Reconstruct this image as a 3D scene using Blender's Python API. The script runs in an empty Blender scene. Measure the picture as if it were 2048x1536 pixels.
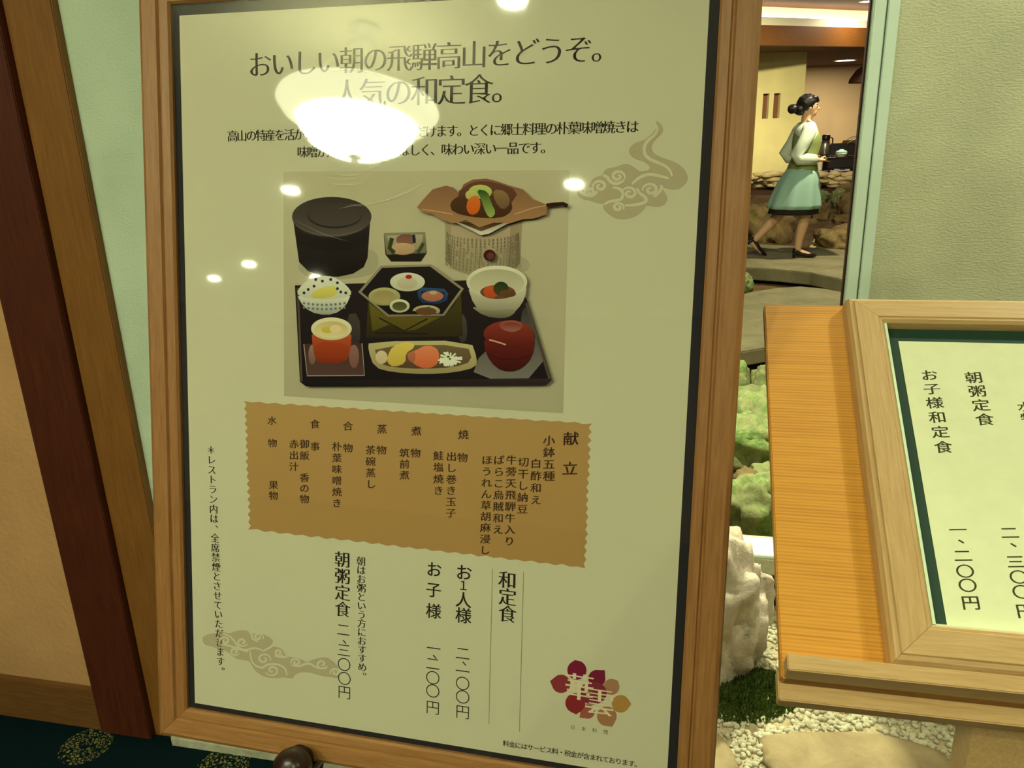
import bpy, bmesh, math, random
from mathutils import Vector, Matrix, noise
random.seed(7)
sc = bpy.context.scene
COL = sc.collection
PI = math.pi

# ------------------------------------------------------------------ camera
FOC = 1594.0                       # focal length in pixels of the 2048 x 1536 frame
EYE = Vector((0.0, 0.0, 1.4))
_dn = Vector((164, 4890, FOC)).normalized()          # world "down" in camera axes (x right, y down, z forward)
_up = -_dn
_fw = Vector((0, 0, 1)); _fw = (_fw - _fw.dot(_up) * _up).normalized()
_rt = _fw.cross(_up)
if _rt.x < 0: _rt = -_rt
def c2w(v): v = Vector(v); return Vector((_rt.dot(v), _fw.dot(v), _up.dot(v)))
cam_d = bpy.data.cameras.new('camera'); cam = bpy.data.objects.new('camera', cam_d); COL.objects.link(cam)
cam_d.sensor_width = 36; cam_d.lens = FOC / 2048 * 36; cam_d.clip_start = 0.02; cam_d.clip_end = 200
_r, _u, _b = c2w((1, 0, 0)), c2w((0, -1, 0)), c2w((0, 0, -1))
cam.matrix_world = Matrix(((_r.x, _u.x, _b.x, EYE.x), (_r.y, _u.y, _b.y, EYE.y), (_r.z, _u.z, _b.z, EYE.z), (0, 0, 0, 1)))
sc.camera = cam

# ------------------------------------------------------------------ world, exposure
w = bpy.data.worlds.new('world'); sc.world = w; w.use_nodes = True
w.node_tree.nodes['Background'].inputs[0].default_value = (0.95, 1.0, 0.66, 1)
w.node_tree.nodes['Background'].inputs[1].default_value = 0.10
vs = sc.view_settings
vs.view_transform = 'Standard'; vs.look = 'None'; vs.gamma = 1.0; vs.use_curve_mapping = False
vs.exposure = 0.19
sc.cycles.max_bounces = 5; sc.cycles.diffuse_bounces = 2; sc.cycles.glossy_bounces = 2; sc.cycles.transparent_max_bounces = 8
sc.cycles.adaptive_threshold = 0.03; sc.cycles.caustics_reflective = False; sc.cycles.caustics_refractive = False

# ------------------------------------------------------------------ measuring helpers
def ray(px, py): return c2w(((px - 1024) / FOC, (py - 768) / FOC, 1.0))
def at(px, py, Y):                                   # the point seen at a pixel at forward distance Y
    d = ray(px, py); return EYE + d * (Y / d.y)
def gnd(px, py, z=0.0):                              # ... at height z
    d = ray(px, py); return EYE + d * ((z - EYE.z) / d.z)
AX = Vector((math.cos(math.radians(-13)), math.sin(math.radians(-13)), 0))   # direction the walls run in
BX = Vector((-AX.y, AX.x, 0))                                                # and straight into the garden

# ------------------------------------------------------------------ materials
def lin(c):
    return tuple((x / 12.92 if x <= 0.04045 else ((x + 0.055) / 1.055) ** 2.4) for x in (v / 255 for v in c))
def base(name):
    m = bpy.data.materials.new(name); m.use_nodes = True
    nt = m.node_tree; b = nt.nodes['Principled BSDF']
    return m, nt, b
def coords(nt, scale=(1, 1, 1), kind='Object'):
    tc = nt.nodes.new('ShaderNodeTexCoord'); mp = nt.nodes.new('ShaderNodeMapping')
    mp.inputs['Scale'].default_value = scale
    nt.links.new(tc.outputs[kind], mp.inputs[0]); return mp.outputs[0]
def noise_n(nt, vec, scale, detail=4, rough=0.55, dist=0.0):
    n = nt.nodes.new('ShaderNodeTexNoise'); n.inputs['Scale'].default_value = scale
    n.inputs['Detail'].default_value = detail; n.inputs['Roughness'].default_value = rough; n.inputs['Distortion'].default_value = dist
    nt.links.new(vec, n.inputs['Vector']); return n.outputs['Fac']
def ramp(nt, fac, stops):
    r = nt.nodes.new('ShaderNodeValToRGB'); e = r.color_ramp.elements
    while len(e) > 1: e.remove(e[-1])
    e[0].position = stops[0][0]; e[0].color = (*lin(stops[0][1]), 1)
    for p, c in stops[1:]:
        k = e.new(p); k.color = (*lin(c), 1)
    nt.links.new(fac, r.inputs[0]); return r.outputs[0]
def bump(nt, b, fac, strength, dist=0.002):
    n = nt.nodes.new('ShaderNodeBump'); n.inputs['Strength'].default_value = strength; n.inputs['Distance'].default_value = dist
    nt.links.new(fac, n.inputs['Height']); nt.links.new(n.outputs[0], b.inputs['Normal'])
def plain(name, c, rough=0.6, metal=0.0, spec=0.5, var=0.0, vscale=20):
    m, nt, b = base(name)
    b.inputs['Roughness'].default_value = rough; b.inputs['Metallic'].default_value = metal
    b.inputs['Specular IOR Level'].default_value = spec
    if var:
        f = noise_n(nt, coords(nt), vscale)
        lo = tuple(max(0, x * (1 - var)) for x in c); hi = tuple(min(255, x * (1 + var)) for x in c)
        nt.links.new(ramp(nt, f, [(0.3, lo), (0.7, hi)]), b.inputs['Base Color'])
    else: b.inputs['Base Color'].default_value = (*lin(c), 1)
    return m
def wood(name, c1, c2, grain=(60, 3, 60), rough=0.45, bmp=0.15, spec=0.4):
    m, nt, b = base(name); v = coords(nt, grain)
    f = noise_n(nt, v, 3.0, 6, 0.6, 0.4)
    nt.links.new(ramp(nt, f, [(0.28, c1), (0.72, c2)]), b.inputs['Base Color'])
    b.inputs['Roughness'].default_value = rough; b.inputs['Specular IOR Level'].default_value = spec
    bump(nt, b, f, bmp, 0.001); return m
def stucco(name, c, scale=(140, 140, 140), strength=0.6, dist=0.004, var=0.06):
    m, nt, b = base(name); v = coords(nt, scale)
    f = noise_n(nt, v, 1.0, 5, 0.6)
    g = noise_n(nt, coords(nt), 3.0, 3)
    lo = tuple(x * (1 - var) for x in c); hi = tuple(min(255, x * (1 + var)) for x in c)
    nt.links.new(ramp(nt, g, [(0.3, lo), (0.7, hi)]), b.inputs['Base Color'])
    b.inputs['Roughness'].default_value = 0.9; b.inputs['Specular IOR Level'].default_value = 0.15
    bump(nt, b, f, strength, dist); return m
def stone(name, c1, c2, scale=9, moss=None, moss_amt=0.5, bmp=0.7, fine=60):
    m, nt, b = base(name); v = coords(nt)
    f = noise_n(nt, v, scale, 8, 0.65, 0.5); col = ramp(nt, f, [(0.3, c1), (0.68, c2)])
    if moss:
        f2 = noise_n(nt, v, scale * 0.7, 6, 0.7, 0.3)
        r = ramp(nt, f2, [(moss_amt - 0.06, (0, 0, 0)), (moss_amt + 0.06, (255, 255, 255))])
        mc = ramp(nt, noise_n(nt, v, scale * 6, 4), [(0.3, moss[0]), (0.7, moss[1])])
        mx = nt.nodes.new('ShaderNodeMix'); mx.data_type = 'RGBA'
        nt.links.new(r, mx.inputs[0]); nt.links.new(col, mx.inputs[6]); nt.links.new(mc, mx.inputs[7]); col = mx.outputs[2]
    nt.links.new(col, b.inputs['Base Color']); b.inputs['Roughness'].default_value = 0.9
    b.inputs['Specular IOR Level'].default_value = 0.2
    bump(nt, b, noise_n(nt, v, fine, 6, 0.7), bmp, 0.006); return m
def glow(name, c, strength):
    m, nt, b = base(name)
    b.inputs['Base Color'].default_value = (*lin(c), 1)
    b.inputs['Emission Color'].default_value = (*lin(c), 1); b.inputs['Emission Strength'].default_value = strength
    return m
def ink(name):                                        # colour of the print is stored on the print's own mesh
    m, nt, b = base(name)
    a = nt.nodes.new('ShaderNodeVertexColor'); a.layer_name = 'Col'
    nt.links.new(a.outputs[0], b.inputs['Base Color']); b.inputs['Roughness'].default_value = 0.85
    b.inputs['Specular IOR Level'].default_value = 0.1
    return m
def pane_mat(name, ior=1.75):
    m = bpy.data.materials.new(name); m.use_nodes = True; nt = m.node_tree; nt.nodes.clear()
    o = nt.nodes.new('ShaderNodeOutputMaterial'); mx = nt.nodes.new('ShaderNodeMixShader')
    t = nt.nodes.new('ShaderNodeBsdfTransparent'); g = nt.nodes.new('ShaderNodeBsdfGlossy'); fr = nt.nodes.new('ShaderNodeFresnel')
    ge = nt.nodes.new('ShaderNodeNewGeometry'); sb = nt.nodes.new('ShaderNodeMath'); sb.operation = 'SUBTRACT'; sb.inputs[0].default_value = 1.0
    mu = nt.nodes.new('ShaderNodeMath'); mu.operation = 'MULTIPLY'
    fr.inputs['IOR'].default_value = ior; g.inputs['Roughness'].default_value = 0.03
    nt.links.new(ge.outputs['Backfacing'], sb.inputs[1]); nt.links.new(fr.outputs[0], mu.inputs[0]); nt.links.new(sb.outputs[0], mu.inputs[1])
    bp = nt.nodes.new('ShaderNodeBump'); bp.inputs['Strength'].default_value = 0.04; bp.inputs['Distance'].default_value = 0.001
    nt.links.new(noise_n(nt, coords(nt, (9, 9, 9)), 1.0, 2), bp.inputs['Height']); nt.links.new(bp.outputs[0], g.inputs['Normal'])
    nt.links.new(mu.outputs[0], mx.inputs[0]); nt.links.new(t.outputs[0], mx.inputs[1]); nt.links.new(g.outputs[0], mx.inputs[2])
    nt.links.new(mx.outputs[0], o.inputs[0]); return m

M = {}
M['oak_v'] = wood('oak_upright', (138, 92, 48), (168, 118, 68), (90, 5, 90))
M['oak_h'] = wood('oak_level', (144, 98, 52), (176, 126, 74), (5, 90, 90))
M['maple_v'] = wood('maple_upright', (184, 146, 94), (206, 170, 118), (110, 6, 110))
M['maple_h'] = wood('maple_level', (184, 146, 94), (208, 172, 120), (6, 110, 110))
M['dark_post'] = wood('dark_stained_post', (70, 28, 14), (96, 44, 22), (40, 40, 3), 0.5)
M['brown_lath'] = wood('brown_lath', (126, 80, 32), (150, 100, 46), (40, 40, 3), 0.5)
M['skirting'] = wood('skirting_wood', (104, 68, 34), (130, 88, 46), (4, 50, 50), 0.5)
M['black_mat'] = plain('black_mat', (30, 24, 28), 0.8)
M['paper'] = plain('poster_paper', (216, 210, 178), 0.85, spec=0.1)
M['menu_paper'] = plain('menu_paper', (228, 230, 190), 0.85, spec=0.1, var=0.015, vscale=40)
M['green_mat'] = plain('green_mat', (22, 58, 40), 0.7)
M['bevel'] = plain('lit_bevel', (214, 232, 196), 0.5)  # mint-lit inner side of the frame, put into a pale colour
M['ink'] = ink('print_ink')
M['pane'] = pane_mat('acrylic_pane')
M['green_lit_wall'] = stucco('green_lit_wallpaper', (210, 226, 198), (170, 170, 300), 0.55)  # mint tone is greenish lamp light put into the wallpaper colour
M['right_wall'] = stucco('rough_wallpaper', (218, 217, 182), (110, 110, 230), 0.8, 0.005)
M['left_wall'] = stucco('tan_plaster', (206, 158, 108), (60, 60, 60), 0.6, 0.006)
M['green_lit_trim'] = plain('green_lit_mint_paint', (232, 250, 232), 0.45)  # greenish light on the trim is mixed into its mint colour
M['ceiling'] = plain('lobby_ceiling', (200, 192, 170), 0.9)
M['lobby_wall'] = plain('lobby_wallpaper', (150, 130, 100), 0.9)
M['granite'] = stone('granite', (170, 168, 140), (214, 212, 186), 30, bmp=0.3, fine=150)
M['slab'] = stone('slab_stone', (106, 98, 72), (134, 124, 94), 4, bmp=0.25, fine=80)
M['dark_brown'] = plain('dark_brown', (66, 34, 20), 0.6, var=0.1, vscale=8)
M['black_lacquer'] = plain('black_lacquer', (30, 16, 10), 0.2)

# orange reeded board
m, nt, b = base('orange_reeded_veneer'); v = coords(nt)
sx = nt.nodes.new('ShaderNodeSeparateXYZ'); nt.links.new(v, sx.inputs[0])
mm = nt.nodes.new('ShaderNodeMath'); mm.operation = 'MULTIPLY'; mm.inputs[1].default_value = 2 * PI / 0.0042; nt.links.new(sx.outputs[1], mm.inputs[0])
sn = nt.nodes.new('ShaderNodeMath'); sn.operation = 'SINE'; nt.links.new(mm.outputs[0], sn.inputs[0])
ma = nt.nodes.new('ShaderNodeMath'); ma.operation = 'MULTIPLY_ADD'; ma.inputs[1].default_value = 0.18; ma.inputs[2].default_value = 0.1; nt.links.new(sn.outputs[0], ma.inputs[0])
ad = nt.nodes.new('ShaderNodeMath'); ad.operation = 'ADD'; nt.links.new(ma.outputs[0], ad.inputs[0]); nt.links.new(noise_n(nt, coords(nt, (4, 120, 4)), 2.0, 4), ad.inputs[1])
nt.links.new(ramp(nt, ad.outputs[0], [(0.3, (190, 124, 36)), (0.75, (214, 150, 50))]), b.inputs['Base Color'])
b.inputs['Roughness'].default_value = 0.5; M['orange'] = m

# carpet: dark blue green with pale chrysanthemum clusters
m, nt, b = base('patterned_carpet'); v = coords(nt)
_c1 = gnd(172, 1492); _c2 = gnd(446, 1532); _dd = _c2 - _c1; _an = math.atan2(_dd.y, _dd.x); CELL = _dd.length
tc = nt.nodes.new('ShaderNodeTexCoord'); mp = nt.nodes.new('ShaderNodeMapping'); mp.vector_type = 'TEXTURE'
mp.inputs['Location'].default_value = (_c1.x, _c1.y, 0); mp.inputs['Rotation'].default_value = (0, 0, _an); mp.inputs['Scale'].default_value = (CELL, CELL, CELL)
nt.links.new(tc.outputs['Object'], mp.inputs[0])
vo = nt.nodes.new('ShaderNodeTexVoronoi'); vo.voronoi_dimensions = '2D'; vo.inputs['Scale'].default_value = 1.0; vo.inputs['Randomness'].default_value = 0.0; nt.links.new(mp.outputs[0], vo.inputs['Vector'])
lt = nt.nodes.new('ShaderNodeMath'); lt.operation = 'LESS_THAN'; lt.inputs[1].default_value = 0.165; nt.links.new(vo.outputs['Distance'], lt.inputs[0])
v2 = nt.nodes.new('ShaderNodeTexVoronoi'); v2.feature = 'DISTANCE_TO_EDGE'; v2.inputs['Scale'].default_value = 120; nt.links.new(v, v2.inputs['Vector'])
gt = nt.nodes.new('ShaderNodeMath'); gt.operation = 'GREATER_THAN'; gt.inputs[1].default_value = 0.16; nt.links.new(v2.outputs[0], gt.inputs[0])
mu = nt.nodes.new('ShaderNodeMath'); mu.operation = 'MULTIPLY'; nt.links.new(lt.outputs[0], mu.inputs[0]); nt.links.new(gt.outputs[0], mu.inputs[1])
nt.links.new(ramp(nt, mu.outputs[0], [(0.0, (10, 30, 34)), (1.0, (128, 122, 64))]), b.inputs['Base Color'])
b.inputs['Roughness'].default_value = 1.0; b.inputs['Specular IOR Level'].default_value = 0.05
bump(nt, b, noise_n(nt, v, 500, 2), 0.4, 0.003); M['carpet'] = m

# ------------------------------------------------------------------ mesh helpers
def link(o, parent=None):
    COL.objects.link(o)
    if parent is not None: o.parent = parent
    return o
def mesh_obj(name, verts, faces, mat, parent=None, smooth=False):
    me = bpy.data.meshes.new(name); me.from_pydata([tuple(v) for v in verts], [], faces)
    mats = mat if isinstance(mat, (list, tuple)) else [mat]
    for x in mats: me.materials.append(x)
    me.validate(); me.update()
    if smooth:
        for p in me.polygons: p.use_smooth = True
    return link(bpy.data.objects.new(name, me), parent)
def bm_obj(name, bm, mat, parent=None, smooth=False, bevel=0.0):
    bmesh.ops.recalc_face_normals(bm, faces=bm.faces[:])
    if bevel: bmesh.ops.bevel(bm, geom=[e for e in bm.edges if e.calc_face_angle(0) > 0.5], offset=bevel, segments=2, affect='EDGES', clamp_overlap=True)
    me = bpy.data.meshes.new(name); bm.to_mesh(me); bm.free()
    for x in (mat if isinstance(mat, (list, tuple)) else [mat]): me.materials.append(x)
    if smooth:
        for p in me.polygons: p.use_smooth = True
    return link(bpy.data.objects.new(name, me), parent)
def tag(o, label, cat, group=None, kind=None):
    o['label'] = label; o['category'] = cat
    if group: o['group'] = group
    if kind: o['kind'] = kind
    return o
def struct(o, label=None):
    o['kind'] = 'structure'
    if label: o['label'] = label
    return o
def empty(name, loc=(0, 0, 0), rot=None, mat=None):
    o = bpy.data.objects.new(name, None); o.empty_display_size = 0.05; COL.objects.link(o)
    if mat is not None: o.matrix_world = mat
    else:
        o.location = loc
        if rot: o.rotation_euler = rot
    return o
def axes(o, x, y, z):
    return Matrix(((x.x, y.x, z.x, o.x), (x.y, y.y, z.y, o.y), (x.z, y.z, z.z, o.z), (0, 0, 0, 1)))
def add_box(bm, lo, hi, mx=None):
    vs_ = [Vector((x, y, z)) for z in (lo[2], hi[2]) for y in (lo[1], hi[1]) for x in (lo[0], hi[0])]
    if mx is not None: vs_ = [mx @ v for v in vs_]
    v = [bm.verts.new(p) for p in vs_]
    for f in ((0, 2, 3, 1), (4, 5, 7, 6), (0, 1, 5, 4), (2, 6, 7, 3), (0, 4, 6, 2), (1, 3, 7, 5)): bm.faces.new([v[i] for i in f])
def box(name, lo, hi, mat, parent=None, bevel=0.0, mx=None):
    bm = bmesh.new(); add_box(bm, lo, hi, mx); return bm_obj(name, bm, mat, parent, bevel=bevel)
def add_tube(bm, pts, radii, seg=12, squash=1.0, caps=True):
    pts = [Vector(p) for p in pts]; rings = []
    ref = Vector((0, 1, 0))
    for i, p in enumerate(pts):
        t = (pts[min(i + 1, len(pts) - 1)] - pts[max(i - 1, 0)]).normalized()
        rf = ref if abs(t.dot(ref)) < 0.93 else Vector((1, 0, 0))
        a = t.cross(rf).normalized(); c = a.cross(t).normalized(); r = radii[i] if isinstance(radii, (list, tuple)) else radii
        ra, rc = r if isinstance(r, tuple) else (r, r * squash)
        rings.append([bm.verts.new(p + a * (ra * math.cos(2 * PI * k / seg)) + c * (rc * math.sin(2 * PI * k / seg))) for k in range(seg)])
    for A, B in zip(rings, rings[1:]):
        for k in range(seg): bm.faces.new((A[k], A[(k + 1) % seg], B[(k + 1) % seg], B[k]))
    if caps: bm.faces.new(rings[0][::-1]); bm.faces.new(rings[-1])
def add_ball(bm, c, r, sub=2):
    r = r if isinstance(r, tuple) else (r, r, r)
    bmesh.ops.create_icosphere(bm, subdivisions=sub, radius=1.0, matrix=Matrix.Translation(Vector(c)) @ Matrix.Diagonal((*r, 1)))
def add_lathe(bm, prof, seg=32, c=(0, 0, 0), caps=True):
    rings = [[bm.verts.new((c[0] + r * math.cos(2 * PI * k / seg), c[1] + r * math.sin(2 * PI * k / seg), c[2] + z)) for k in range(seg)] for r, z in prof]
    for A, B in zip(rings, rings[1:]):
        for k in range(seg): bm.faces.new((A[k], A[(k + 1) % seg], B[(k + 1) % seg], B[k]))
    if caps and prof[0][0] > 1e-4: bm.faces.new(rings[0][::-1])
    if caps and prof[-1][0] > 1e-4: bm.faces.new(rings[-1])
    bmesh.ops.remove_doubles(bm, verts=bm.verts[:], dist=1e-5)
def prism(name, poly, z0, z1, mat, parent=None, bevel=0.0):
    bm = bmesh.new(); lo = [bm.verts.new((p[0], p[1], z0)) for p in poly]; hi = [bm.verts.new((p[0], p[1], z1)) for p in poly]
    bm.faces.new(lo[::-1]); bm.faces.new(hi); n = len(poly)
    for i in range(n): bm.faces.new((lo[i], lo[(i + 1) % n], hi[(i + 1) % n], hi[i]))
    return bm_obj(name, bm, mat, parent, bevel=bevel)
def run_box(name, p, length, depth, z0, z1, mat, parent=None, bevel=0.0):
    # box that starts at p, runs along AX and goes back along BX; its own axes follow the wall
    o = box(name, (0, 0, z0), (length, depth, z1), mat, parent, bevel)
    o.matrix_world = axes(Vector((p.x, p.y, 0)), AX, BX, Vector((0, 0, 1))); return o

# ================================================================== THE SETTING
P_LEFT = gnd(205, 1462); P_LEFT.z = 0
_d = (gnd(308, 1462) - P_LEFT).dot(AX)
def on_wall(px, py, p, back=0.0):                     # where a pixel's ray meets the upright plane through p along AX
    d = ray(px, py); q = p + BX * back - EYE; return EYE + d * (q.dot(BX) / d.dot(BX))
DARK_W = (on_wall(153, 760, P_LEFT) - P_LEFT).dot(AX)
LATH_END = (on_wall(247, 760, P_LEFT, 0.012) - P_LEFT).dot(AX)

struct(box('floor', (-8.2, -7.2, -0.3), (4.5, 1.2, 0.0), M['carpet']), 'dark blue-green carpet with pale flower clusters')
# carpet up to the pillar and the kerb
KERB = gnd(342, 1491); KERB.z = 0
_q = [KERB - AX * 0.12, KERB + AX * 4.2, KERB + AX * 4.2 - BX * 1.6, KERB - AX * 0.12 - BX * 1.6]
struct(prism('floor_edge', [(v.x, v.y) for v in _q], -0.3, 0.001, M['carpet']), 'dark blue-green carpet strip in front of the stone kerb')
_q = [P_LEFT - AX * 8 + BX * 0.2, P_LEFT + AX * 0.4 + BX * 0.2, P_LEFT + AX * 0.4 - BX * 1.4, P_LEFT - AX * 8 - BX * 1.4]
struct(prism('floor_side', [(v.x, v.y) for v in _q], -0.3, 0.0005, M['carpet']), 'dark carpet along the tan wall')

struct(run_box('wall_left', P_LEFT - AX * 7.0 + BX * 0.02, 7.0, 0.12, -0.05, 2.6, M['left_wall']), 'tan rough plaster wall left of the dark post')
bb = struct(run_box('baseboard_left', P_LEFT - AX * 7.0, 7.0, 0.02, 0.0, 0.118, M['skirting'], bevel=0.003), 'brown wooden skirting board at the foot of the tan wall')
struct(run_box('trim_1', P_LEFT - BX * 0.005, DARK_W, 0.14, 0.0, 2.6, M['dark_post'], bevel=0.002), 'dark brown wooden post at the wall end')
struct(run_box('trim_2', P_LEFT + AX * DARK_W + BX * 0.012, LATH_END - DARK_W, 0.12, 0.0, 2.6, M['brown_lath'], bevel=0.002), 'lighter brown wooden upright beside the dark post')
struct(run_box('wall_back', P_LEFT + AX * LATH_END + BX * 0.03, 0.85, 0.12, -0.3, 2.6, M['green_lit_wall']), 'pale textured wallpaper behind the poster, coloured mint as under greenish light')

# window line between lobby garden and inner garden
SILL_Z = 0.18
W0 = gnd(1457, 1098, SILL_Z); W0.z = 0
_dj = ray(1720, 330); _n = BX
_tj = (W0 - EYE).dot(BX) / _dj.dot(BX); JAMB = EYE + _dj * _tj; JAMB.z = 0
struct(run_box('wall_right', JAMB + AX * 0.042, 3.2, 0.14, -0.1, 2.6, M['right_wall']), 'beige-green rough wallpaper wall right of the opening')
wj = empty('window_1', JAMB); wj['kind'] = 'structure'; wj['label'] = 'pale mint framed opening towards the rock garden'
def jamb_piece(nm, a0, a1, b0, b1, z0, z1, mat):
    o = box(nm, (a0, b0, z0), (a1, b1, z1), mat, wj, bevel=0.002); o.matrix_local = axes(Vector((0, 0, 0)), AX, BX, Vector((0, 0, 1))); return o
jamb_piece('jamb', -0.006, 0.022, -0.012, 0.035, -0.05, 2.6, M['green_lit_trim'])
jamb_piece('jamb', 0.0245, 0.050, -0.016, 0.035, -0.05, 2.6, M['green_lit_trim'])
jamb_piece('jamb_lining', -0.010, -0.006, 0.012, 0.034, -0.05, 2.6, M['dark_brown'])
jamb_piece('sill', -1.7, 0.0, -0.02, 0.085, SILL_Z - 0.012, SILL_Z, M['green_lit_trim'])
jamb_piece('sill_stone', -1.7, 0.0, -0.025, 0.12, SILL_Z - 0.062, SILL_Z - 0.012, M['granite'])
jamb_piece('plinth', -1.7, 0.0, 0.02, 0.10, -0.1, SILL_Z - 0.062, M['black_lacquer'])
jamb_piece('head', -1.7, 0.046, -0.016, 0.15, 2.3, 2.6, M['green_lit_trim'])

# lobby shell (behind and above the camera)
_c = [(-8.2, -7.2), (4.5, -7.2), (4.5, 2.0), (3.0, 2.0)]
_p1 = P_LEFT - AX * 7.0 + BX * 0.1; _p2 = JAMB + AX * 3.2 + BX * 0.1
struct(prism('ceiling', [(-8.2, -7.2), (4.5, -7.2), (_p2.x + 0.4, _p2.y), (JAMB.x, JAMB.y + 0.15), (W0.x - 1.6, W0.y + 0.5), (_p1.x, _p1.y), (-8.2, _p1.y)], 2.6, 2.72, M['ceiling']), 'cream lobby ceiling with recessed lights')
struct(box('wall_front', (-8.3, -7.4, 0), (4.6, -7.2, 2.6), M['lobby_wall']), 'brown wall at the far end of the lobby')
struct(box('wall_side', (4.4, -7.2, 0), (4.6, 1.4, 2.6), M['lobby_wall']), 'brown wall on the right of the lobby')
struct(box('wall_far_left', (-8.4, -7.2, 0), (-8.2, 3.6, 2.6), M['lobby_wall']), 'brown wall on the far left of the lobby')

# stone kerb
kb = tag(run_box('stone_kerb', KERB, 4.0, 0.11, -0.1, 0.025, M['granite'], bevel=0.004), 'pale speckled granite kerb on the carpet edge under the poster', 'kerb', kind='structure')

# ================================================================== GARDEN
M['gravel_bed'] = stone('gravel_bed', (150, 132, 96), (200, 186, 148), 40, bmp=0.9, fine=90)
M['pebble'] = stone('pebble', (150, 140, 112), (206, 200, 170), 14, bmp=0.2)
M['pale_rock'] = stone('pale_rock', (186, 164, 140), (236, 222, 198), 11, moss=((70, 84, 40), (110, 120, 66)), moss_amt=0.66, bmp=0.9, fine=40)
M['flat_rock'] = stone('flat_pale_rock', (136, 116, 84), (174, 154, 116), 8, bmp=0.7, fine=60)
M['moss_rock'] = stone('mossy_green_rock', (100, 104, 66), (176, 176, 122), 9, moss=((84, 116, 62), (140, 160, 92)), moss_amt=0.52, bmp=1.0, fine=34)
M['brown_rock'] = stone('brown_rock', (92, 72, 44), (150, 124, 82), 5, moss=((84, 78, 36), (120, 110, 58)), moss_amt=0.6, bmp=0.9, fine=24)
M['moss'] = stone('moss', (70, 96, 36), (120, 138, 62), 60, bmp=1.0, fine=200)
M['soil'] = stone('brown_soil', (70, 52, 30), (110, 86, 52), 6, bmp=0.6)
M['path'] = stone('pale_sand', (176, 152, 108), (206, 184, 138), 10, bmp=0.4)

_g0 = KERB + BX * 0.10
_gq = [_g0 - AX * 0.3, _g0 + AX * 3.5, JAMB + AX * 3.2 + BX * 0.1, W0 - AX * 1.4 + BX * 0.05]
struct(prism('garden_bed', [(v.x, v.y) for v in _gq], -0.3, -0.012, M['gravel_bed']), 'gravel bed between the kerb and the mint sill')
struct(prism('garden_ground', [(-1.0, 2.45), (2.2, 1.7), (9.0, 8.0), (9.0, 13.4), (0.5, 13.4)], -0.5, -0.16, M['soil']), 'brown soil of the inner rock garden')

def rock(name, c, size, mat, label, seed, rot=0.0, rough=0.28, cut=None, sub=4, craggy=0.0):
    bm = bmesh.new(); bmesh.ops.create_icosphere(bm, subdivisions=sub, radius=1.0)
    off = Vector((seed * 3.7, seed * 1.9, seed * 5.3))
    for v in bm.verts:
        p = v.co.normalized()
        d = 1 + rough * (noise.noise(p * 1.1 + off) * 1.2 + noise.noise(p * 2.6 + off) * 0.6 + noise.noise(p * 6 + off) * 0.28)
        rd = 1 - abs(noise.noise(p * 2.1 + off * 1.7)); d *= 1 + craggy * ((rd - .75) + .35 * (1 - abs(noise.noise(p * 5.2 - off)) - .7) + .12 * noise.noise(p * 15 + off))
        q = p * d
        q = Vector([math.copysign(abs(t) ** 0.85, t) for t in q])
        v.co = Vector((q.x * size[0], q.y * size[1], q.z * size[2]))
        if cut is not None and v.co.z > cut * size[2]: v.co.z = cut * size[2] + (v.co.z - cut * size[2]) * 0.15
    o = bm_obj(name, bm, mat, None, smooth=True); o.location = c; o.rotation_euler = (0, 0, rot)
    return tag(o, label, 'rock', 'garden rocks')

# near bed
_p = gnd(1462, 1395, 0); rock('garden_rock', (_p.x + 0.0, _p.y + 0.16, 0.12), (0.125, 0.11, 0.22), M['pale_rock'], 'tall pale craggy rock standing in the gravel right beside the poster frame', 3.3, 0.4, 0.4, craggy=.35, sub=5)
_p = gnd(1690, 1530, 0); rock('stepping_stone', (_p.x + 0.04, _p.y - 0.04, -0.02), (0.24, 0.13, 0.05), M['flat_rock'], 'broad flat pale stone under the menu board', 5.1, -0.25, 0.22, cut=0.5)
_p = gnd(1440, 1500, 0); rock('stepping_stone', (_p.x - 0.13, _p.y - 0.01, -0.02), (0.155, 0.12, 0.055), M['flat_rock'], 'pale flat stone half hidden behind the lower right poster frame', 8.2, 0.2, 0.2, cut=0.5)
_p = gnd(1470, 1385, 0)
bm = bmesh.new()
for k in range(2600):
    a = random.random() * 2 * PI; r = math.sqrt(random.random())
    x, y = r * math.cos(a) * 0.17, r * math.sin(a) * 0.11
    h = 0.008 + 0.03 * (1 - r * r) * (0.6 + 0.6 * noise.noise(Vector((x * 20, y * 20, 2))))
    add_tube(bm, [(x, y, -0.01), (x + random.uniform(-.006, .006), y + random.uniform(-.006, .006), h)], [0.006, 0.002], 4, caps=False)
o = bm_obj('moss_clump', bm, M['moss']); o.location = (_p.x + 0.0, _p.y + 0.01, -0.01)
tag(o, 'dark green moss growing round the foot of the pale craggy rock', 'moss', kind='stuff')
# gravel on the near bed
bm = bmesh.new(); u0 = (KERB + BX * 0.12)
peb = bmesh.new(); bmesh.ops.create_icosphere(peb, subdivisions=1, radius=1.0); PV = [v.co.copy() for v in peb.verts]; PF = [[v.index for v in f.verts] for f in peb.faces]; peb.free()
gv, gf = [], []
GLIM = (W0 - u0).dot(BX) - 0.06
for k in range(7000):
    a, bq = random.uniform(0.9, 2.1), random.uniform(0.0, 0.8)
    if bq > GLIM: continue
    c = u0 + AX * a + BX * bq; s = random.uniform(0.005, 0.012); R_ = Matrix.Rotation(random.random() * 6, 3, 'Z') @ Matrix.Rotation(random.random() * 6, 3, 'X')
    n0 = len(gv)
    for v in PV: gv.append(R_ @ Vector((v.x * s, v.y * s * random.uniform(.7, 1), v.z * s * 0.6)) + Vector((c.x, c.y, -0.010)))
    for f in PF: gf.append([i + n0 for i in f])
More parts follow.
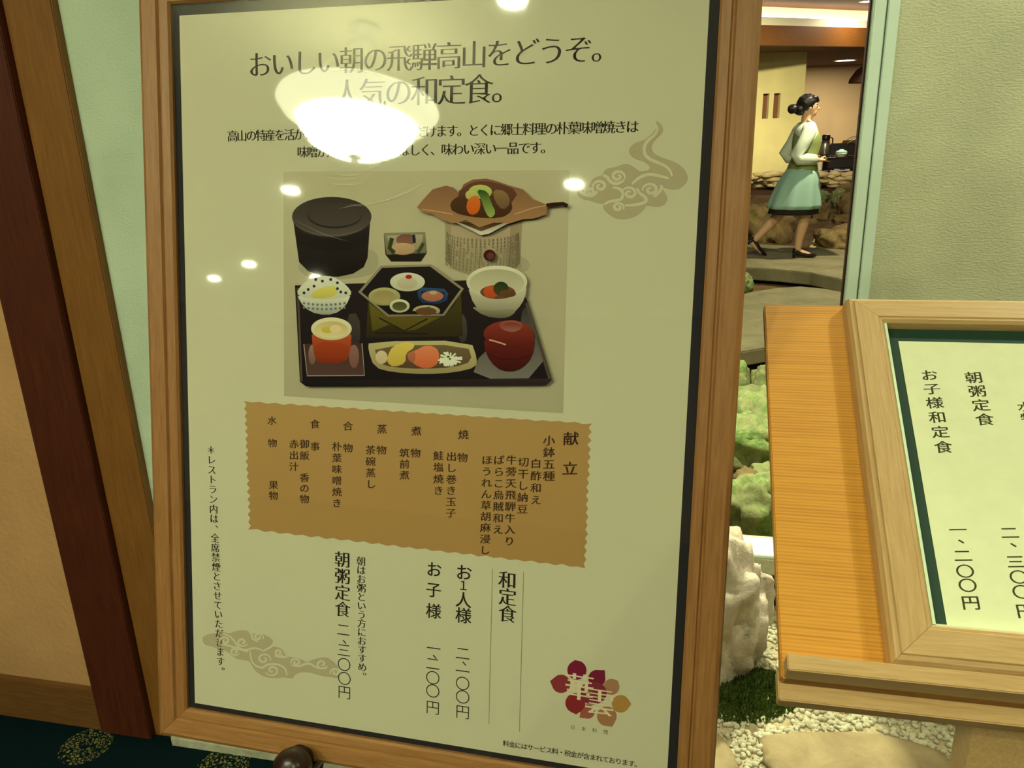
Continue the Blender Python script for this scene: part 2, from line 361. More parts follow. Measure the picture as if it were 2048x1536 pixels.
tag(mesh_obj('gravel', gv, gf, M['pebble'], smooth=True), 'pale beige gravel spread under the menu board', 'gravel', kind='stuff')

# inner garden: stone slab bridge
def slab(name, pix, label, thick=0.11):
    poly = [gnd(x, y, 0.0) for x, y in pix]
    area = sum(a.x * b_.y - b_.x * a.y for a, b_ in zip(poly, poly[1:] + poly[:1]))
    if area < 0: poly = poly[::-1]
    o = prism(name, [(p.x, p.y) for p in poly], -thick, 0.0, M['slab'], bevel=0.008)
    return tag(o, label, 'stone slab', 'slab path through the garden')
slab('path_slab', [(1430, 712), (1487, 703), (1540, 694), (1640, 682), (1745, 672), (1790, 630), (1750, 600), (1700, 587), (1650, 577), (1600, 572.5), (1550, 576), (1500, 584), (1430, 602)], 'near rounded stone path slab between poster and menu board', 0.10)
slab('path_slab', [(1380, 531), (1440, 533), (1495, 535), (1560, 539), (1620, 545), (1700, 562), (1800, 590), (1860, 560), (1800, 512), (1740, 503), (1690, 499), (1640, 496), (1560, 490), (1500, 488), (1420, 487), (1360, 490)], 'far curved stone path slab the walking woman stands on', 0.12)

ROCKS = [  # x, base y, width px, height px, material, label
    (1508, 1112, 120, 130, 'moss_rock', 'bushy green mossy rock just behind the mint sill', 0),
    (1500, 1000, 70, 46, 'brown_rock', 'small olive stone wedged above the lowest mossy rock', 0),
    (1540, 985, 70, 44, 'moss_rock', 'small green stone beside the olive stone, touching the menu board edge', 0),
    (1512, 950, 150, 100, 'moss_rock', 'large rounded green rock in the middle of the mossy pile', 0),
    (1530, 880, 110, 76, 'moss_rock', 'smooth blue-green rock above the large rounded one', 0),
    (1500, 840, 120, 46, 'moss_rock', 'pale green flat-topped rock second from the near slab', 0),
    (1478, 795, 50, 66, 'moss_rock', 'light green rock under the near slab beside the poster frame', 0),
    (1545, 800, 60, 60, 'moss_rock', 'shaded grey-green rock under the near slab by the menu board', 0),
    (1492, 582, 34, 30, 'moss_rock', 'small mossy stone in the gap between the two path slabs', 0),
    (1548, 489, 100, 66, 'brown_rock', 'large brown boulder behind the walking woman, left', 0),
    (1512, 432, 40, 34, 'brown_rock', 'brown round rock above the left boulder beside the poster frame', 0),
    (1570, 440, 60, 30, 'brown_rock', 'dark rock behind the hem of the woman\'s skirt', 0),
    (1690, 505, 88, 42, 'brown_rock', 'broad brown boulder at the path edge by the mint jamb', 0),
    (1708, 466, 58, 28, 'brown_rock', 'flat brown rock stacked over the broad right boulder', 0),
    (1718, 440, 60, 44, 'brown_rock', 'reddish dark rock on the right slope by the jamb', 0),
    (1646, 445, 34, 38, 'brown_rock', 'dark brown rock just right of the woman\'s skirt', 0),
    (1680, 410, 26, 26, 'moss_rock', 'pale round stone high on the right slope', 0),
    (1640, 408, 40, 22, 'moss_rock', 'yellowish stone at the right edge of the woman\'s skirt', 0),
    (1712, 404, 54, 30, 'brown_rock', 'olive rock near the top of the right slope', 0),
    (1628, 466, 30, 22, 'brown_rock', 'small brown stone beside the woman\'s calf', 0),
    (1738, 420, 40, 40, 'brown_rock', 'dark rock partly behind the mint jamb', 0),
]
for i, (x, yb, wpx, hpx, mt, lb, _) in enumerate(ROCKS):
    zb = -0.14 if yb > 570 else -0.08
    if yb < 470: zb = -0.1 + 0.30 * (470 - yb) / 70
    p = gnd(x, yb, zb); dist = (p - EYE).length; wd = wpx * dist / FOC; ht = hpx * dist / FOC * 1.12
    el = math.atan2(EYE.z - zb, p.y)
    rock('garden_rock', (p.x, p.y + wd * 0.42, zb + ht * 0.34), (wd * 0.5, wd * 0.42, ht * 0.56), M[mt], lb, 11.3 + i * 2.17, i * 0.9, 0.3, sub=4, craggy=.45)
# sandy run between the rocks, bank of pale stones
_pl = [gnd(1615, 500, -0.05), gnd(1655, 500, -0.05), gnd(1668, 450, 0.0), gnd(1680, 425, 0.05), gnd(1662, 425, 0.05), gnd(1640, 460, 0.0)]
struct(mesh_obj('sand_run', [(p.x, p.y, p.z) for p in _pl], [list(range(6))], M['path']), 'pale sandy strip running up between the rocks')
def slope(name, pts, mat, label): return struct(mesh_obj(name, pts, [[0, 1, 2, 3]], mat), label)
slope('garden_bank', [(1.5, 8.4, -0.16), (9, 8.4, -0.16), (10, 13.2, 0.26), (1.5, 13.2, 0.26)], M['soil'], 'brown bank rising towards the dining room')
gv, gf = [], []
for k in range(260):
    px, py = random.uniform(1500, 1800), random.uniform(346, 372); zz = 0.30 + random.uniform(0, .06)
    c = at(px, py, random.uniform(12.8, 13.3)); s = random.uniform(0.05, 0.13); n0 = len(gv); R_ = Matrix.Rotation(random.random() * 6, 3, 'Z')
    for v in PV: gv.append(R_ @ Vector((v.x * s * 1.5, v.y * s, v.z * s * 0.4)) + c)
    for f in PF: gf.append([i + n0 for i in f])
tag(mesh_obj('pale_gravel_bank', gv, gf, M['path'], smooth=True), 'bank of pale stones along the dining room edge', 'gravel', kind='stuff')
struct(box('bank_edge', (1.0, 12.75, -0.2), (9, 13.9, 0.28), M['dark_brown']), 'dark brown step below the bank of pale stones')

# ================================================================== DINING ROOM BEYOND
M['cream_panel'] = plain('cream_panel', (216, 200, 140), 0.8, var=0.03, vscale=3)
M['beige_wall'] = plain('beige_wall', (206, 176, 130), 0.85)
M['orange_wood'] = wood('orange_wood', (150, 90, 20), (178, 112, 34), (3, 40, 40))
M['beam_wood'] = wood('beam_wood', (104, 62, 22), (124, 78, 30), (3, 40, 40))
M['cove_white'] = plain('cove_cream', (240, 232, 205), 0.7)
M['slot'] = plain('slot_brown', (110, 66, 34), 0.7)
M['tube_glow'] = glow('cove_tube_light', (255, 250, 214), 6.0)
struct(box('dining_floor', (1.0, 13.9, -0.2), (12, 18.1, 0.0), M['dark_brown']), 'brown floor of the dining room')
struct(box('wall_dining', (0.5, 17.9, -0.1), (12, 18.1, 3.2), M['beige_wall']), 'warm beige back wall of the dining room')
# beam with cove light above it
SOF = 2.35
bl, br = gnd(1520, 90, SOF), gnd(1752, 93.5, SOF)
bd = (br - bl).normalized(); bl2 = bl - bd * 2.2; br2 = br + bd * 2.0
bn = Vector((-bd.y, bd.x, 0))
if bn.y < 0: bn = -bn
def beam_box(name, z0, z1, b0, b1, mat, parent=None):
    L = (br2 - bl2).length; o = box(name, (0, b0, z0), (L, b1, z1), mat, parent); mw = axes(Vector((bl2.x, bl2.y, 0)), bd, bn, Vector((0, 0, 1)))
    if parent: o.matrix_local = mw
    else: o.matrix_world = mw
    return o
beam = empty('trim_3'); struct(beam, 'wooden beam with a glowing cove light above it')
beam_box('beam_face', SOF, SOF + 0.26, 0.0, 0.12, M['beam_wood'], beam)
beam_box('cove_lip', SOF + 0.26, SOF + 0.37, 0.03, 0.10, M['cove_white'], beam)
beam_box('cove_back', SOF + 0.26, SOF + 0.56, 0.42, 0.46, M['cove_white'], beam)
beam_box('cove_light', SOF + 0.33, SOF + 0.40, 0.2, 0.27, M['tube_glow'], beam)
beam_box('cove_floor', SOF + 0.24, SOF + 0.26, 0.12, 0.46, M['cove_white'], beam)
M['dark_ceiling'] = plain('dark_ceiling', (96, 52, 30), 0.8)
struct(prism('ceiling_dining', [(p.x, p.y) for p in (bl2 + bn * .1, br2 + bn * .1, Vector((12, 18.0, 0)), Vector((1, 18.0, 0)))], SOF, SOF + 0.1, M['dark_ceiling']), 'dark brown soffit of the dining room')
struct(box('ceiling_garden', (-1.5, 2.6, SOF + 0.56), (10, 15, SOF + 0.70), M['dark_ceiling']), 'dark brown ceiling over the rock garden')
# cream panel with two slots, wooden dado
PY = 13.6
pr = at(1612, 140, PY); pl_ = at(1380, 140, PY)
pan = empty('wall_panel', (pl_.x, PY, 0)); struct(pan, 'cream wall panel with two narrow slots')
def pz(py, x=1540): return at(x, py, PY).z
bm = bmesh.new()
s1a, s1b, s2a, s2b = at(1525.5, 210, PY).x, at(1537.5, 210, PY).x, at(1547, 210, PY).x, at(1560, 210, PY).x
zt, zb_ = pz(187), pz(237)
X0, X1 = pl_.x, pr.x
for (xa, xb, za, zbb) in ((X0, s1a, .45, SOF), (s1a, s1b, .45, zb_), (s1a, s1b, zt, SOF), (s1b, s2a, .45, SOF), (s2a, s2b, .45, zb_), (s2a, s2b, zt, SOF), (s2b, X1, .45, SOF)):
    add_box(bm, (xa - X0, 0, za), (xb - X0, 0.14, zbb))
bm_obj('panel_board', bm, M['cream_panel'], pan)
box('slot_back', (s1a - X0 - .02, 0.10, zb_ - .02), (s1b - X0 + .02, 0.16, zt + .02), M['slot'], pan)
box('slot_back', (s2a - X0 - .02, 0.10, zb_ - .02), (s2b - X0 + .02, 0.16, zt + .02), M['slot'], pan)
box('dado', (0, -0.03, 0.16), (X1 - X0 - 0.55, 0.16, 0.45), M['orange_wood'], pan)

# table, chairs, flask, box, plant, hanging lamp
def four_leg_table(p):
    t = empty('dining_table', p); tag(t, 'dark topped dining table with pale legs beyond the rocks', 'table')
    box('table_top', (-0.42, -0.4, 0.66), (0.42, 0.4, 0.70), M['black_lacquer'], t, 0.006)
    for sx_ in (-1, 1):
        for sy in (-1, 1):
            bm = bmesh.new(); add_tube(bm, [(sx_ * .34, sy * .32, 0), (sx_ * .34, sy * .32, .66)], [.035, .045], 10); bm_obj('leg', bm, M['cove_white'], t)
tp = at(1668, 308, 14.9); four_leg_table((tp.x, 14.95, 0.0))
M['seat_dark'] = plain('dark_upholstery', (34, 26, 30), 0.6); M['seat_brown'] = plain('brown_upholstery', (116, 78, 46), 0.6)
M['steel'] = plain('brushed_steel', (190, 184, 172), 0.3, 0.9); M['black_plastic'] = plain('black_plastic', (24, 18, 20), 0.4)
def chair(p, rz, mat, label):
    t = empty('dining_chair', p, (0, 0, rz)); tag(t, label, 'chair', 'dining chairs')
    box('seat', (-.22, -.22, .40), (.22, .22, .46), mat, t, .015)
    box('backrest', (-.22, .18, .50), (.22, .23, .92), mat, t, .02)
    for sx_ in (-1, 1):
        bm = bmesh.new(); add_tube(bm, [(sx_ * .19, -.19, 0), (sx_ * .19, -.19, .41)], [.016, .02], 8); bm_obj('leg', bm, M['black_lacquer'], t)
        bm = bmesh.new(); add_tube(bm, [(sx_ * .19, .22, 0), (sx_ * .19, .2, .45), (sx_ * .19, .205, .9)], [.016, .02, .016], 8); bm_obj('leg', bm, M['black_lacquer'], t)
    bm = bmesh.new(); add_tube(bm, [(-.2, .17, .70), (.2, .17, .70)], .008, 6); bm_obj('back_rail', bm, M['steel'], t)
cp = at(1674, 300, 14.2); chair((cp.x, 14.2, 0), PI, M['seat_dark'], 'black dining chair in front of the far table')
cp = at(1698, 292, 15.6); chair((cp.x, 15.6, 0), PI, M['seat_brown'], 'brown dining chair with a metal rail right of the black chair')
fp = at(1651, 290, 14.8); fk = empty('vacuum_flask', (fp.x, 14.8, 0.7)); tag(fk, 'steel coffee flask with black lid on the far table', 'flask')
bm = bmesh.new(); add_lathe(bm, [(.075, 0), (.08, .01), (.078, .18), (.06, .25)], 24); bm_obj('body', bm, M['steel'], fk, True)
bm = bmesh.new(); add_lathe(bm, [(.06, .25), (.068, .26), (.068, .33), (.05, .345)], 24); bm_obj('lid', bm, M['black_plastic'], fk, True)
bm = bmesh.new(); add_tube(bm, [(.075, 0, .30), (.12, 0, .28), (.125, 0, .16), (.085, 0, .08)], .012, 8); bm_obj('handle', bm, M['black_plastic'], fk, True)
ob_ = at(1636, 266, 15.4); o = box('serving_box', (-.16, -.1, .0), (.16, .1, .22), M['orange_wood'], bevel=.01); o.location = (ob_.x, 15.7, 0.702)
tag(o, 'orange wooden box on the sideboard behind the flask', 'box')
sbd = empty('sideboard', (ob_.x - 0.05, 15.75, 0)); tag(sbd, 'low brown sideboard carrying the orange box', 'sideboard')
box('body', (-.5, -.22, .08), (.42, .22, .67), M['slot'], sbd, .008); box('top', (-.52, -.24, .67), (.44, .24, .70), M['slot'], sbd, .005)
for sx_ in (-.46, .38):
    for sy in (-.18, .18): box('foot', (sx_ - .025, sy - .025, 0), (sx_ + .025, sy + .025, .08), M['black_lacquer'], sbd)
# potted palm at right
M['leaf'] = plain('palm_leaf', (112, 118, 46), 0.5); M['pot'] = plain('clay_pot', (120, 84, 56), 0.7)
pp_ = at(1748, 300, 14.0); pl = empty('potted_palm', (pp_.x, 14.0, 0)); tag(pl, 'arching palm in a pot beside the mint jamb', 'plant')
bm = bmesh.new(); add_lathe(bm, [(.12, 0), (.17, .28), (.18, .3), (.155, .3), (.15, .26), (.0, .26)], 20); bm_obj('pot', bm, M['pot'], pl, True)
bm = bmesh.new(); add_tube(bm, [(0, 0, .26), (.01, 0, .55), (0, .01, .85)], [.03, .025, .02], 8); bm_obj('stem', bm, M['pot'], pl, True)
for k in range(11):
    a = k * 2.4; L = .42 + .1 * (k % 3); bm = bmesh.new(); prev = None; up_ = .34 + .09 * (k % 4)
    for j in range(8):
        t = j / 7; c = Vector((math.cos(a) * L * t, math.sin(a) * L * t, .85 + up_ * t * (1.5 - 1.35 * t))); sd = Vector((-math.sin(a), math.cos(a), 0)) * (.035 * math.sin(PI * min(1, t * .93 + .07)) + .002)
        ring = [bm.verts.new(c + sd), bm.verts.new(c + Vector((0, 0, -.008))), bm.verts.new(c - sd), bm.verts.new(c + Vector((0, 0, .004)))]
        if prev:
            for q in range(4): bm.faces.new((prev[q], prev[(q + 1) % 4], ring[(q + 1) % 4], ring[q]))
        prev = ring
    bm_obj('leaf', bm, M['leaf'], pl, True)
# hanging lamp shade
lp = at(1738, 152, 13.6); hl = empty('hanging_lamp', (lp.x, 13.6, lp.z - .1)); tag(hl, 'dark dome hanging lamp beside the mint jamb', 'lamp')
bm = bmesh.new(); add_lathe(bm, [(.30, 0), (.29, .06), (.2, .2), (.06, .28), (.02, .3), (.02, .29), (.055, .27), (.19, .19), (.28, .055), (.295, 0)], 32, caps=False); bm_obj('lamp_shade', bm, M['dark_brown'], hl, True)
bm = bmesh.new(); add_tube(bm, [(0, 0, .3), (0, 0, SOF - lp.z + .1)], .008, 6); bm_obj('cord', bm, M['black_plastic'], hl)
bm = bmesh.new(); add_ball(bm, (0, 0, .12), .05); bm_obj('bulb', bm, glow('warm_bulb', (255, 190, 110), 12), hl, True)

# ================================================================== LAMPS
M['disc_glow'] = glow('downlight_glow', (255, 246, 225), 40.0)
M['white_metal'] = plain('white_metal', (220, 214, 200), 0.4)
def downlight(x, y, z, watts, label, r=0.055, color=(1, .9, .62), size=180, aim=None):
    t = empty('downlight', (x, y, z)); tag(t, label, 'ceiling light', 'recessed ceiling lights')
    bm = bmesh.new(); add_lathe(bm, [(r, -.004), (r * 1.35, -.004), (r * 1.4, 0.0), (r * 1.0, .0), (r, -.004)], 28, caps=False); bm_obj('trim_ring', bm, M['white_metal'], t, True)
    bm = bmesh.new(); add_lathe(bm, [(0.0, -.002), (r, -.002)], 28, caps=False); bm_obj('lens', bm, M['disc_glow'], t)
    if watts:
        ld = bpy.data.lights.new('downlight_beam', 'AREA'); ld.shape = 'DISK'; ld.size = 2 * r; ld.energy = watts; ld.color = color; ld.spread = math.radians(size)
        lo = bpy.data.objects.new('downlight_beam', ld); COL.objects.link(lo); lo.parent = t; lo.location = (0, 0, -.003)
        if aim: lo.rotation_euler = (Vector(aim) - Vector((x, y, z))).to_track_quat('-Z', 'Y').to_euler(); lo.location = (0, 0, -.06)
    return t
WARM = (0.94, 1.0, 0.62)
downlight(-1.418, -2.436, 2.6, 13, 'lobby ceiling light mirrored bright beside the printed cloud', .048, WARM)
downlight(-3.280, -2.004, 2.6, 13, 'lobby ceiling light mirrored above the printed rice tub', .048, WARM)
downlight(-6.351, -4.175, 2.6, 13, 'lobby ceiling light mirrored left of the printed hexagonal box', .048, WARM)
downlight(-5.378, -3.719, 2.6, 13, 'lobby ceiling light mirrored faintly above the left printed bowl', .048, WARM)
downlight(-5.116, -4.389, 2.6, 13, 'lobby ceiling light mirrored on the printed openwork bowl rim', .048, WARM)
downlight(-6.262, -5.722, 2.6, 13, 'lobby ceiling light mirrored on the side of the printed openwork bowl', .048, WARM)
downlight(-0.863, -0.501, 2.6, 13, 'lobby ceiling light mirrored at the top edge of the poster', .048, WARM)
downlight(0.35, -1.60, 2.6, 26, 'added fill light straight behind the camera', .048, WARM)  # added frontal lamp, evens the brightness across the poster
downlight(1.85, -0.60, 2.6, 10, 'lobby ceiling light right of the camera', .048, WARM)
downlight(1.55, 1.15, 2.6, 16, 'added fill light in front of the rough wallpaper', .055, (.95, 1.0, .66))  # added lamp, brightens the right wall and the jamb
downlight(0.55, 1.66, 2.6, 1.0, 'added accent light above the pale craggy rock', .048, (1, .97, .68), 36)  # unseen narrow lamp, added to brighten the rock
# inner garden and dining room lights
downlight(0.90, 3.15, SOF + .56, 140, 'added fill light above the mossy rock pile', .06, (.95, 1.0, .66))  # unseen lamp added so the mossy rocks are lit
downlight(2.0, 5.4, SOF + .56, 38, 'added fill light above the slab path', .06, (.95, 1.0, .66))  # lamp added out of view to light the slabs
downlight(3.5, 7.6, SOF + .56, 90, 'added fill light above the walking person', .06, (1, .95, .64))  # lamp added overhead, out of view, to light the person
downlight(2.7, 9.4, SOF + .56, 18, 'added spotlight turned towards the cream panel', .06, (1, .95, .60), 50, (4.0, 13.6, 1.2))  # added lamp kept out of view, aimed to brighten the panel
_dl = gnd(1690, 121, SOF); downlight(_dl.x, _dl.y, SOF, 66, 'round glowing downlight in the dark dining room soffit', .16, (1, .90, .64))
_dl = gnd(1752, 2, SOF + .56); downlight(_dl.x - .1, _dl.y, SOF + .56, 16, 'pinkish ceiling light at the top by the mint jamb', .1, (1, .9, .64))

# alabaster bowl pendant behind the camera (seen mirrored in the poster pane)
PB = Vector((-1.50, -0.47, 2.15))
pd_ = empty('pendant_lamp', PB); tag(pd_, 'glowing alabaster bowl pendant mirrored in the poster pane', 'lamp')
bm = bmesh.new(); add_lathe(bm, [(0.0, -.075), (.05, -.074), (.12, -.055), (.185, -.02), (.225, .03), (.24, .07), (.22, .075), (.2, .03), (.1, -.03), (0, -.05)], 48); bm_obj('bowl', bm, glow('alabaster_glow', (246, 255, 214), 30), pd_, True)
bm = bmesh.new(); add_lathe(bm, [(.24, .055), (.29, .085), (.315, .12), (.31, .135), (.28, .10), (.235, .075)], 48, caps=False); bm_obj('bowl_rim', bm, glow('alabaster_rim', (250, 250, 206), 8.0), pd_, True)
bm = bmesh.new(); add_lathe(bm, [(0, -.115), (.012, -.11), (.018, -.095), (.01, -.082), (.03, -.074), (.0, -.07)], 20); bm_obj('finial', bm, M['white_metal'], pd_, True)
for k in range(3):
    a = k * 2 * PI / 3; bm = bmesh.new(); add_tube(bm, [(.27 * math.cos(a), .27 * math.sin(a), .1), (.03 * math.cos(a), .03 * math.sin(a), .4)], .005, 6); bm_obj('chain', bm, M['white_metal'], pd_)
bm = bmesh.new(); add_lathe(bm, [(.012, .38), (.012, .42), (.05, .43), (.07, .46)], 20); bm_obj('canopy', bm, M['white_metal'], pd_, True)

# ================================================================== FRAMED POSTER
EX = Vector((0.97003914, -0.24261132, -0.01279938)); EY = Vector((0.06057322, 0.19049955, 0.97981672)); EN = EX.cross(EY)
P0 = Vector((-0.51501376, 1.01939593, 0.55824723))
poster = empty('framed_poster', mat=axes(P0, EX, EY, EN))
tag(poster, 'large oak-framed breakfast menu poster behind glossy acrylic, propped on an easel', 'poster')
def T(px, py):                                        # rectify traced artwork to the flat sheet (metres)
    d = ray(px, py); q = EYE + d * ((P0 - EYE).dot(EN) / d.dot(EN)) - P0
    return q.dot(EX), q.dot(EY)
RAIL = [(0.0, -.010), (0.0, .004), (.003, .0075), (.0135, .0085), (.0155, .006), (.0175, .006), (.020, .010), (.041, .0115), (.046, .009), (.048, .004), (.048, -.016), (.004, -.016)]
def rails(parent, u0, u1, v0, v1, prof, mv, mh):
    corners = lambda s: [(u0 - s, v0 - s), (u1 + s, v0 - s), (u1 + s, v1 + s), (u0 - s, v1 + s)]
    for k in range(4):
        bm = bmesh.new(); A = []; B = []
        for s, h in prof:
            c = corners(s); p, q = Vector((*c[k], h)), Vector((*c[(k + 1) % 4], h)); g = (q - p).normalized() * .0002
            A.append(bm.verts.new(p + g)); B.append(bm.verts.new(q - g))
        n = len(prof)
        for i in range(n): bm.faces.new((A[i], A[(i + 1) % n], B[(i + 1) % n], B[i]))
        bm.faces.new(A); bm.faces.new(B[::-1])
        bm_obj('frame_rail', bm, mh if k % 2 == 0 else mv, parent)
rails(poster, 0.0, .737, .003, 1.034, RAIL, M['oak_v'], M['oak_h'])
box('backing_board', (-.003, .0, -.009), (.740, 1.037, -.0032), M['black_mat'], poster)
box('mat_border', (-.0005, .0025, -.0031), (.7375, 1.0345, -.0012), M['black_mat'], poster)
sheet = box('poster_sheet', (.0105, .0115, -.0011), (.7248, 1.020, -.0002), M['paper'], poster)
box('acrylic_pane', (-.0005, .0025, .0012), (.7375, 1.0345, .0032), M['pane'], poster)

# ---- fine scratches rubbed into the acrylic
def scratch_mat():
    m = bpy.data.materials.new('acrylic_scratch'); m.use_nodes = True; nt = m.node_tree; nt.nodes.clear()
    o = nt.nodes.new('ShaderNodeOutputMaterial'); mx = nt.nodes.new('ShaderNodeMixShader'); mx.inputs[0].default_value = 0.34
    t = nt.nodes.new('ShaderNodeBsdfTransparent'); d = nt.nodes.new('ShaderNodeBsdfDiffuse'); d.inputs[0].default_value = (.95, .93, .8, 1)
    nt.links.new(t.outputs[0], mx.inputs[1]); nt.links.new(d.outputs[0], mx.inputs[2]); nt.links.new(mx.outputs[0], o.inputs[0]); return m
M['scratch'] = scratch_mat()
pane_o = [c for c in poster.children if c.name.startswith('acrylic_pane')][0]
def scratch(pts, wd):
    pts = [T(550 + x / 3.0115, 330 + y / 3.0115) for x, y in pts]; V, F = [], []
    q = []
    for a, b_ in zip(pts, pts[1:]):
        for k in range(6): q.append((a[0] + (b_[0] - a[0]) * k / 6, a[1] + (b_[1] - a[1]) * k / 6))
    for it in range(3): q = [q[0]] + [((q[i - 1][0] + 2 * q[i][0] + q[i + 1][0]) / 4, (q[i - 1][1] + 2 * q[i][1] + q[i + 1][1]) / 4) for i in range(1, len(q) - 1)] + [q[-1]]
    for i, p in enumerate(q):
        t = Vector(q[min(i + 1, len(q) - 1)]) - Vector(q[max(i - 1, 0)]); t = Vector((-t.y, t.x)).normalized() * (wd * .5 * math.sin(PI * (i + .6) / (len(q) + .2)))
        V += [(p[0] + t.x, p[1] + t.y, .00325), (p[0] - t.x, p[1] - t.y, .00325)]
    for i in range(len(q) - 1): F.append([2 * i, 2 * i + 1, 2 * i + 3, 2 * i + 2])
    mesh_obj('scratch', V, F, M['scratch'], pane_o)
for pts, wd in (([(430, 242), (560, 240), (690, 210), (800, 165), (900, 110), (975, 48)], .0011), ([(290, 30), (380, 60), (470, 66), (560, 40)], .0008), ([(290, 100), (400, 122), (500, 118), (600, 100)], .0007), ([(390, 265), (480, 245), (560, 250)], .0007), ([(520, 45), (600, 15), (680, -20)], .0007), ([(300, 70), (420, 90), (540, 75)], .0005), ([(120, 330), (300, 420), (480, 470)], .0005), ([(420, -60), (520, -30), (640, -25), (760, -40)], .0009), ([(300, -40), (360, 0), (430, 20)], .0007), ([(700, 185), (800, 120), (860, 70)], .0006), ([(350, -560), (480, -570), (600, -545), (720, -500)], .0009)): scratch(pts, wd)

# ---- flat print
class Print:
    def __init__(s, z=0.0): s.v, s.f, s.c, s.z = [], [], [], z
    def poly(s, pts, col, col2=None, step=.00001):
        # pts already on the sheet; colour runs from col (top) to col2 (bottom)
        s.z += step; n0 = len(s.v)
        bm = bmesh.new(); vv = [bm.verts.new((x, y, 0)) for x, y in pts]
        f = bm.faces.new(vv); f.normal_update(); bmesh.ops.triangulate(bm, faces=[f]); bm.verts.index_update()
        y0, y1 = min(p[1] for p in pts), max(p[1] for p in pts)
        for v in bm.verts:
            t = (y1 - v.co.y) / max(1e-6, y1 - y0); a = lin(col); b_ = lin(col2 or col)
            s.v.append((v.co.x, v.co.y, s.z)); s.c.append(tuple(a[i] + (b_[i] - a[i]) * t for i in range(3)))
        for f in bm.faces:
            ids = [v.index + n0 for v in f.verts]
            if f.normal.z < 0: ids.reverse()
            s.f.append(ids)
        bm.free()
    def raw(s, verts, faces, col):
        n0 = len(s.v); l = lin(col)
        for x, y in verts: s.v.append((x, y, s.z)); s.c.append(l)
        for f in faces: s.f.append([i + n0 for i in f])
    def stroke(s, pts, wd, col, taper=True, step=.00001):
        s.z += step; n0 = len(s.v); n = len(pts); l = lin(col)
        for i, p in enumerate(pts):
            a = Vector(pts[max(i - 1, 0)]); b_ = Vector(pts[min(i + 1, n - 1)]); t = (b_ - a)
            if t.length < 1e-9: t = Vector((1, 0))
            t.normalize(); t = Vector((-t.y, t.x)); k = wd * .5
            if taper: k *= .25 + .75 * math.sin(PI * (i + .5) / n) ** .5
            for sg in (1, -1): s.v.append((p[0] + t.x * k * sg, p[1] + t.y * k * sg, s.z)); s.c.append(l)
        for i in range(n - 1): s.f.append([n0 + 2 * i, n0 + 2 * i + 1, n0 + 2 * i + 3, n0 + 2 * i + 2])
    def build(s, name, parent):
        o = mesh_obj(name, s.v, s.f, M['ink'], parent)
        at_ = o.data.color_attributes.new('Col', 'FLOAT_COLOR', 'POINT')
        for i, c in enumerate(s.c): at_.data[i].color = (*c, 1)
        return o

# ---- lettering: outlines of the built-in typeface, reshaped to serif / brush proportions
_cu = bpy.data.curves.new('type', 'FONT'); _cu.resolution_u = 4; _to = bpy.data.objects.new('type', _cu); COL.objects.link(_to)
_cache = {}
def glyph(ch, style):
    if (ch, style) in _cache: return _cache[(ch, style)]
    _cu.body = ch; me = _to.to_mesh()
    V = [Vector((v.co.x - .5, v.co.y - .38)) for v in me.vertices]; F = [list(p.vertices) for p in me.polygons]; _to.to_mesh_clear()
    cnt = {}
    for fi, f in enumerate(F):
        for a, b_ in zip(f, f[1:] + f[:1]): cnt.setdefault((min(a, b_), max(a, b_)), []).append(fi)
    nrm = {}
    for (a, b_), fs in cnt.items():
        if len(fs) != 1: continue
        e = V[b_] - V[a]
        if e.length < 1e-7: continue
        n = Vector((e.y, -e.x)).normalized(); c = sum((V[i] for i in F[fs[0]]), Vector((0, 0))) / len(F[fs[0]])
        if n.dot(c - V[a]) > 0: n = -n
        nrm.setdefault(a, []).append(n); nrm.setdefault(b_, []).append(n)
    dx, dy, sh = {'mincho': (.012, -.015, 0), 'mincho_b': (.020, -.008, 0), 'thin': (-.006, -.006, 0), 'gothic': (.014, .008, 0), 'brush': (.018, .008, .10), 'fat': (.018, .010, 0)}[style]
    out = []
    for i, v in enumerate(V):
        ns = nrm.get(i, []); d = Vector((0, 0))
        if len(ns) >= 2:
            m_ = ns[0] + ns[1]; k = 1 + ns[0].dot(ns[1]); m_ = m_ / max(k, .5); d = Vector((m_.x * dx, m_.y * dy))
        elif ns: d = Vector((ns[0].x * dx, ns[0].y * dy))
        p = v + d
        if style == 'brush': p = Vector((p.x * 1.0, p.y * .88 + p.x * sh + .012 * noise.noise(Vector((p.x * 7, p.y * 7, ord(ch) % 97)))))
        out.append(p)
    _cache[(ch, style)] = (out, F); return out, F
def put(pr, ch, c, size, style, col, wide=1.0):
    V, F = glyph(ch, style); pr.raw([(c[0] + v.x * size * wide, c[1] + v.y * size) for v in V], F, col)
def row(pr, text, a, b, size, style, col, to=T, wide=1.0, n=None):
    # characters spaced evenly from the centre of the first (a) to the centre of the last (b), both traced
    A, B = Vector(to(*a)), Vector(to(*b)); k = (n or len(text)) - 1
    for i, ch in enumerate(text):
        if ch == '　' or ch == ' ': continue
        p = A.lerp(B, i / max(1, k))
        put(pr, ch, p, size, style, col, wide)
def col_(pr, text, a, b, size, style, col, to=T, wide=1.0):
    A, B = Vector(to(*a)), Vector(to(*b)); k = len(text) - 1
    for i, ch in enumerate(text):
        if ch in '　 ': continue
        p = A.lerp(B, i / max(1, k))
        if ch in '、。': p = p + Vector((size * .55, size * .5))
        put(pr, ch, p, size, style, col, wide)
Z0 = .00003
INK = (44, 38, 26)
pr = Print(Z0)
row(pr, 'おいしい朝の飛騨高山をどうぞ。', (520, 129), (1212, 96), .0370, 'mincho', INK)
row(pr, '人気の和定食。', (694, 187), (1013, 176), .0405, 'mincho', INK)
pr.build('headline_lettering', sheet)
pr = Print(Z0)
